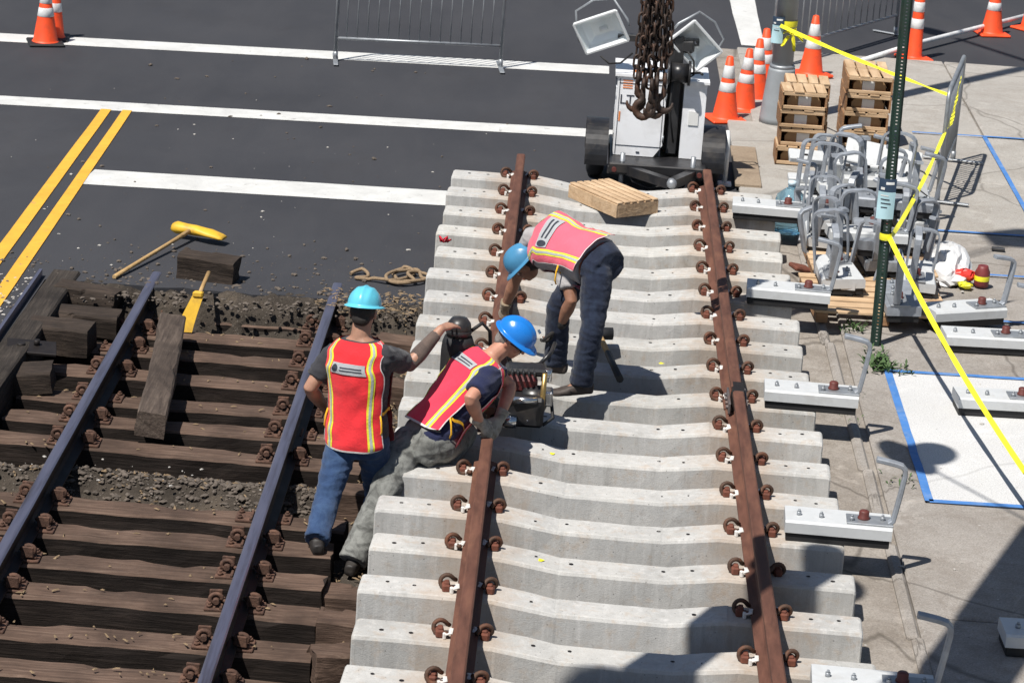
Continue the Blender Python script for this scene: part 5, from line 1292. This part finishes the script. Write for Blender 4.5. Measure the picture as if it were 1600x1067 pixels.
def person(name, label, J, hr, sr, cfg):
    r = thing('person', label, 'person', (J['pelvis'][0], J['pelvis'][1], cfg['ground']))
    T = Torso(J, hr, sr); fH, uH = V(cfg['hf']), V(cfg['hu'])
    # ---- body, one continuous surface
    mb = MB(); T.loft(mb, .03, 1, .92); limb(mb, [V(J['chest']).lerp(V(J['neck']), .6), J['neck'], V(J['neck']).lerp(V(J['head']), .75)], [.075, .060, .056])
    q, rot = head_mesh(mb, J['head'], fH, uH)
    for s in 'LR':
        sh, el, wr = J['sh'+s], J['el'+s], J['wr'+s]
        limb(mb, [V(J['chest']).lerp(V(sh), .6), sh, V(sh).lerp(V(el), .5), el, V(el).lerp(V(wr), .3), wr], [.060, .058, .050, .040, .0455, .028])
        hd = cfg['hand'+s]; hand(mb, wr, hd[0], hd[1], .185, hd[2], hd[3], hd[4])
        hp, kn, an = J['hip'+s], J['kn'+s], J['an'+s]
        limb(mb, [hp, V(hp).lerp(V(kn), .4), kn, V(kn).lerp(V(an), .3), an], [.085, .078, .054, .056, .038]); limb(mb, [an, V(an)+V(cfg['toe'+s]).normalized()*.10-V((0, 0, .058))], [.034, .020])
    body = remesh(mb, 'body', cfg['skin'], .0065, 3, .5, 0, 1, None, r)
    if cfg.get('tattoo'):
        pass
    # ---- shirt
    mb = MB(); T.loft(mb, .16, .93, 1.0, .012)
    for s in 'LR':
        sh, el = V(J['sh'+s]), V(J['el'+s]); e = sh.lerp(el, cfg.get('sleeve', .62))
        a = V(J['chest']).lerp(sh, .5); pts = [a, sh, sh.lerp(e, .5), e]; mb.tube(pts+[e+(e-sh).normalized()*.006], [.070, .076, .072, .070, .058], 16)
    remesh(mb, 'shirt', cfg['shirt'], .0095, 4, .5, .006, 13, None, r)
    # ---- trousers
    bg_ = cfg.get('baggy', 1.0)
    mb = MB(); T.loft(mb, .0, cfg.get('belt', .22), cfg.get('seat', 1.0), .014)
    for s in 'LR':
        hp, kn, an = V(J['hip'+s]), V(J['kn'+s]), V(J['an'+s]); b = an+(an-kn).normalized()*.015
        limb(mb, [hp, hp.lerp(kn, .35), hp.lerp(kn, .75), kn, kn.lerp(an, .3), kn.lerp(an, .75)], [k_*bg_ for k_ in (.098, .097, .082, .074, .077, .072)]); mb.tube([kn.lerp(an, .5), kn.lerp(b, .85), b], [.076*bg_, .075*bg_, .078*bg_], 14)
    mb.tube([V(J['hipL']), V(J['hipR'])], [.095, .095], 14)
    remesh(mb, 'trousers', cfg['pants'], .0095, 3, .5, .006, 11, None, r)
    for s in 'LR':
        mb = MB(); boot(mb, J['an'+s], cfg['toe'+s], shin=J['kn'+s]); remesh(mb, 'boot', cfg['boot'], .009, 2, .5, .002, 25, None, r)
        if cfg.get('glove'+s):
            hd = cfg['hand'+s]; mb = MB(); wr = V(J['wr'+s]); D = V(hd[0]).normalized()
            hand(mb, wr, hd[0], hd[1], .185, hd[2], hd[3], hd[4], 1.17); mb.tube([wr-D*.055, wr-D*.02, wr+D*.02], [.043, .038, .034], 12)
            remesh(mb, 'glove', cfg['glove'+s], .0068, 2, .5, .002, 30, None, r)
    if cfg.get('tattoo'):
        s = cfg['tattoo']; sh, el, wr = V(J['sh'+s]), V(J['el'+s]), V(J['wr'+s]); mb = MB(); 
        mb.tube([sh.lerp(el, .55), el, el.lerp(wr, .3), el.lerp(wr, .85)], [.055, .0455, .0505, .0360], 14); remesh(mb, 'tattooed_sleeve', 'tattoo_sleeve', .0065, 6, .5, 0, 1, None, r)
    # ---- hard hat, hair, eyes
    hh, hq = helmet(V(J['head'])+rot @ V((0, 0, .012)), rot, cfg['hat'], r, tilt=cfg.get('hattilt', 0))
    if cfg.get('sticker'):
        mb = MB(); mb.box(hq(-.075, .105, .105), (.035, .006, .016), rot @ R3(-.6, 0, .6), .001); mb.build('sticker', 'paper_navy', hh)
    mb = MB(); mb.ball(q(0, -.028, .004), (.077, .075, .073), 18, 12, rot); mb.ball(q(0, -.060, -.045), (.058, .040, .045), 14, 9, rot)
    remesh(mb, 'hair', cfg['hair'], .009, 2, .5, .003, 60, None, r)
    for s in (-1, 1):
        MB().ball(q(s*.031, .0795, -.008), (.0125, .0115, .011), 10, 7, rot).build('eye', 'eye_white', r)
    if cfg.get('glasses'):
        mb = MB()
        for s in (-1, 1): mb.ball(q(s*.034, .094, -.010), (.030, .008, .020), 12, 7, rot); mb.tube([q(s*.062, .085, -.004), q(s*.082, .03, 0), q(s*.084, -.03, -.002)], .004, 5)
        mb.build('safety_glasses', 'lens_dark', r)
    # ---- vest with reflective tape
    th0, th1 = cfg.get('hem', (.20, .93))
    def half(t):   # half angle covered by the panel at height t
        return math.radians(62) if t < .30 else math.radians(62+10*min(1, (t-.3)/.2)) if t < .58 else math.radians(72-16*math.sin(min(1, (t-.58)/.2)*math.pi)*.8+max(0, (t-.78)/.1)*16)
    def panel(side, u0, u1, v0, v1, off, nm, m, par, nu=16, nv=30, wr=.009):
        """side -1 back, +1 front; u across (-1..1), v up (0..1)"""
        mb = MB(); vs = []
        for j in range(nv+1):
            v = v0+(v1-v0)*j/nv
            for i in range(nu+1):
                u = u0+(u1-u0)*i/nu; t = th0+(th1-th0)*v
                if v0 == 0 and j < 5: t += (1-j/5)*.035*(abs(u)**4)           # rounded lower corners
                a = side*math.pi/2+(-side)*u*half(t); p = T.pt(a, t, 1.0, .026+off)
                d = (p-T.pt(a, t, .5)).normalized(); p += d*wr*noise.noise(p*13)+d*wr*.8*noise.noise(p*5+V((2, 2, 2)))
                p += d*.022*max(0, (.45-t)/.35)
                vs.append(p)
        mb.add(vs, [((nu+1)*j+i, (nu+1)*j+i+1, (nu+1)*(j+1)+i+1, (nu+1)*(j+1)+i) for j in range(nv) for i in range(nu)], True)
        return mb.build(nm, m, par)
    vest = panel(-1, -1, 1, 0, 1, 0, 'safety_vest', cfg['vest'], r, 36, 44)
    panel(1, -1, 1, 0, 1, 0, 'vest_front', cfg['vest'], vest, 30, 40)
    for sd_ in (-1, 1):
        for s in (-1, 1):
            panel(sd_, s*.56-.105, s*.56+.105, 0, 1, .0025, 'reflective_stripe', 'stripe_yellow', vest, 4, 44); panel(sd_, s*.56-.042, s*.56+.042, 0, 1, .0045, 'silver_stripe', 'stripe_silver', vest, 3, 44)
        for s in (-1, 1): panel(sd_, s*.985-.022, s*.985+.022, 0, 1, .003, 'piping', 'vest_piping', vest, 2, 44)
        panel(sd_, -1, 1, 0, .013, .003, 'piping', 'vest_piping', vest, 30, 2)
    pv = cfg.get('patch', .65); panel(-1, -.40, .40, pv-.05, pv+.05, .007, 'back_patch', 'patch_silver', vest, 10, 6)
    # round emblem and two printed lines on the patch
    mb = MB(); c = [(-.29+.085*math.cos(a*math.pi/8), pv+.038*math.sin(a*math.pi/8)) for a in range(16)]
    def vp(u, v, off):
        t = th0+(th1-th0)*v; a = -math.pi/2+u*half(t); p = T.pt(a, t, 1.0, .026+off); d = (p-T.pt(a, t, .5)).normalized(); return p+d*.009*noise.noise(p*13)+d*.0072*noise.noise(p*5+V((2, 2, 2)))
    mb.add([vp(-.29, pv, .0105)]+[vp(u, v, .010) for u, v in c], [(0, 1+k, 1+(k+1) % 16) for k in range(16)]); mb.build('round_emblem', 'print_dark', vest)
    for v in (pv+.015, pv-.015): panel(-1, -.15, .30, v-.006, v+.006, .010, 'printed_line', 'print_dark', vest, 6, 2)
    # side straps
    for s in (-1, 1):
        mb = MB(); a0 = -math.pi/2+s*half(.32); a1 = math.pi/2-s*half(.32)
        pts = [T.pt(a0+((s*math.pi-2*s*half(.32)) if False else s*(math.pi-2*half(.32)))*k/8, .34-.01*math.sin(k), 1.0, .030) for k in range(9)]
        mb = MB(); vs = []
        for p in pts: vs += [p-V((0, 0, .010)), p+V((0, 0, .010))]
        mb.add(vs, [(2*k, 2*k+1, 2*k+3, 2*k+2) for k in range(8)], True); mb.build('side_strap', 'strap_orange', vest)
        p = T.pt(a0, .33, 1, .034); mb = MB(); mb.tube([p, p+V((s*.01, -.02, -.04)), p+V((s*.015, -.02, -.10)), p+V((s*.005, -.01, -.13))], .006, 5); mb.build('strap_end', 'strap_orange', vest)
    return r

# left worker: back view, right hand on the gas cylinder
JA = {'pelvis': (-.642, 2.39, .445), 'chest': (-.664, 2.40, .880), 'neck': (-.667, 2.41, 1.058), 'head': (-.656, 2.44, 1.205), 'shL': (-.828, 2.47, .912), 'shR': (-.508, 2.34, .962), 'elL': (-.955, 2.40, .710), 'wrL': (-.862, 2.62, .50), 'elR': (-.372, 2.59, .841), 'wrR': (-.200, 2.74, 1.036), 'hipL': (-.730, 2.43, .415), 'hipR': (-.556, 2.37, .42), 'knL': (-.808, 2.22, .06), 'knR': (-.528, 2.56, .01), 'anL': (-.835, 2.00, -.092), 'anR': (-.535, 2.68, -.30)}
person('worker', 'worker seen from behind in red vest, light blue hard hat, hand on black cylinder', JA, (.93, -.32, 0), (.90, -.38, .06), dict(ground=-.36, hf=(.18, .95, -.22), hu=(0, .1, 1), skin='skin_a', shirt='tee_charcoal', pants='denim_blue', boot='boot_dark', hat='hat_cyan', hair='hair_dark', vest='vest_red', toeL=(-.12, .55, 0), toeR=(.2, 1, 0), tattoo='R', sleeve=.68,
    handL=((.5, .8, .1), (-.7, .3, .6), .5, .05, 1), handR=((.55, .78, .06), (-.10, -.25, 1), .32, .16, -1), hem=(.075, .94), belt=.13))
# middle worker: bent over the rail cut
JB = {'pelvis': (-.254, 2.62, .350), 'chest': (.012, 2.82, .715), 'neck': (.120, 2.87, .845), 'head': (.235, 2.89, .955), 'shR': (.115, 2.665, .775), 'shL': (-.005, 2.98, .80), 'elR': (.010, 2.47, .695), 'wrR': (.075, 2.60, .500), 'elL': (.24, 3.05, .60), 'wrL': (.19, 2.80, .47), 'hipL': (-.358, 2.60, .335), 'hipR': (-.170, 2.57, .335), 'knL': (-.492, 2.25, .062), 'knR': (-.02, 2.92, .32), 'anL': (-.612, 2.02, -.215), 'anR': (-.22, 2.74, .10)}
person('worker', 'worker bent over the rail in pink-red vest, bright blue hard hat and grey trousers', JB, (.40, -.91, .0), (.45, -.85, -.15), dict(ground=-.33, hf=(.80, -.10, -.52), hu=(.50, -.12, .85), skin='skin_b', shirt='tee_navy', pants='pants_grey', boot='boot_dark', hat='hat_blue', hair='hair_grey', vest='vest_pink', toeL=(.2, .9, 0), toeR=(.6, .7, 0), sleeve=.72, glasses=True, sticker=True, baggy=1.14,
    handR=((.55, .35, -.62), (.2, -.6, .7), .75, .03, -1), handL=((-.3, -.5, -.6), (.5, .2, .7), .75, .03, 1), gloveR='glove_pale', gloveL='glove_pale', hem=(.19, .94)))
# right worker: standing on the ties, bent to the left
JC = {'pelvis': (.732, 4.22, 1.105), 'chest': (.448, 4.55, 1.135), 'neck': (.343, 4.67, 1.030), 'head': (.268, 4.70, .920), 'shL': (.535, 4.35, 1.030), 'shR': (.305, 4.70, 1.110), 'elL': (.590, 4.24, .820), 'wrL': (.522, 4.35, .605), 'elR': (.199, 4.85, .745), 'wrR': (.143, 4.95, .530), 'hipL': (.745, 4.13, 1.045), 'hipR': (.672, 4.34, 1.045), 'knL': (.735, 4.0, .700), 'knR': (.505, 4.36, .735), 'anL': (.690, 4.03, .335), 'anR': (.515, 4.46, .330)}
person('worker', 'worker standing on ties bent over in faded pink vest and steel-blue hard hat', JC, (.36, .80, .42), (.28, .62, .72), dict(ground=.23, hf=(-.62, .18, -.76), hu=(-.62, -.05, .62), skin='skin_c', shirt='tee_grey', pants='denim_dark', boot='boot_brown', hat='hat_steel_blue', hair='hair_dark', vest='vest_faded', toeL=(-.95, -.25, -.06), toeR=(-.9, .3, -.04), sleeve=.62, baggy=1.03,
    handL=((-.35, .35, -.8), (.8, -.4, .2), .6, .04, 1), handR=((-.15, .45, -.8), (-.5, -.6, .4), .7, .03, -1), gloveL='glove_dark', gloveR='glove_tan', hem=(.11, .94), belt=.13, patch=.54, seat=.9))
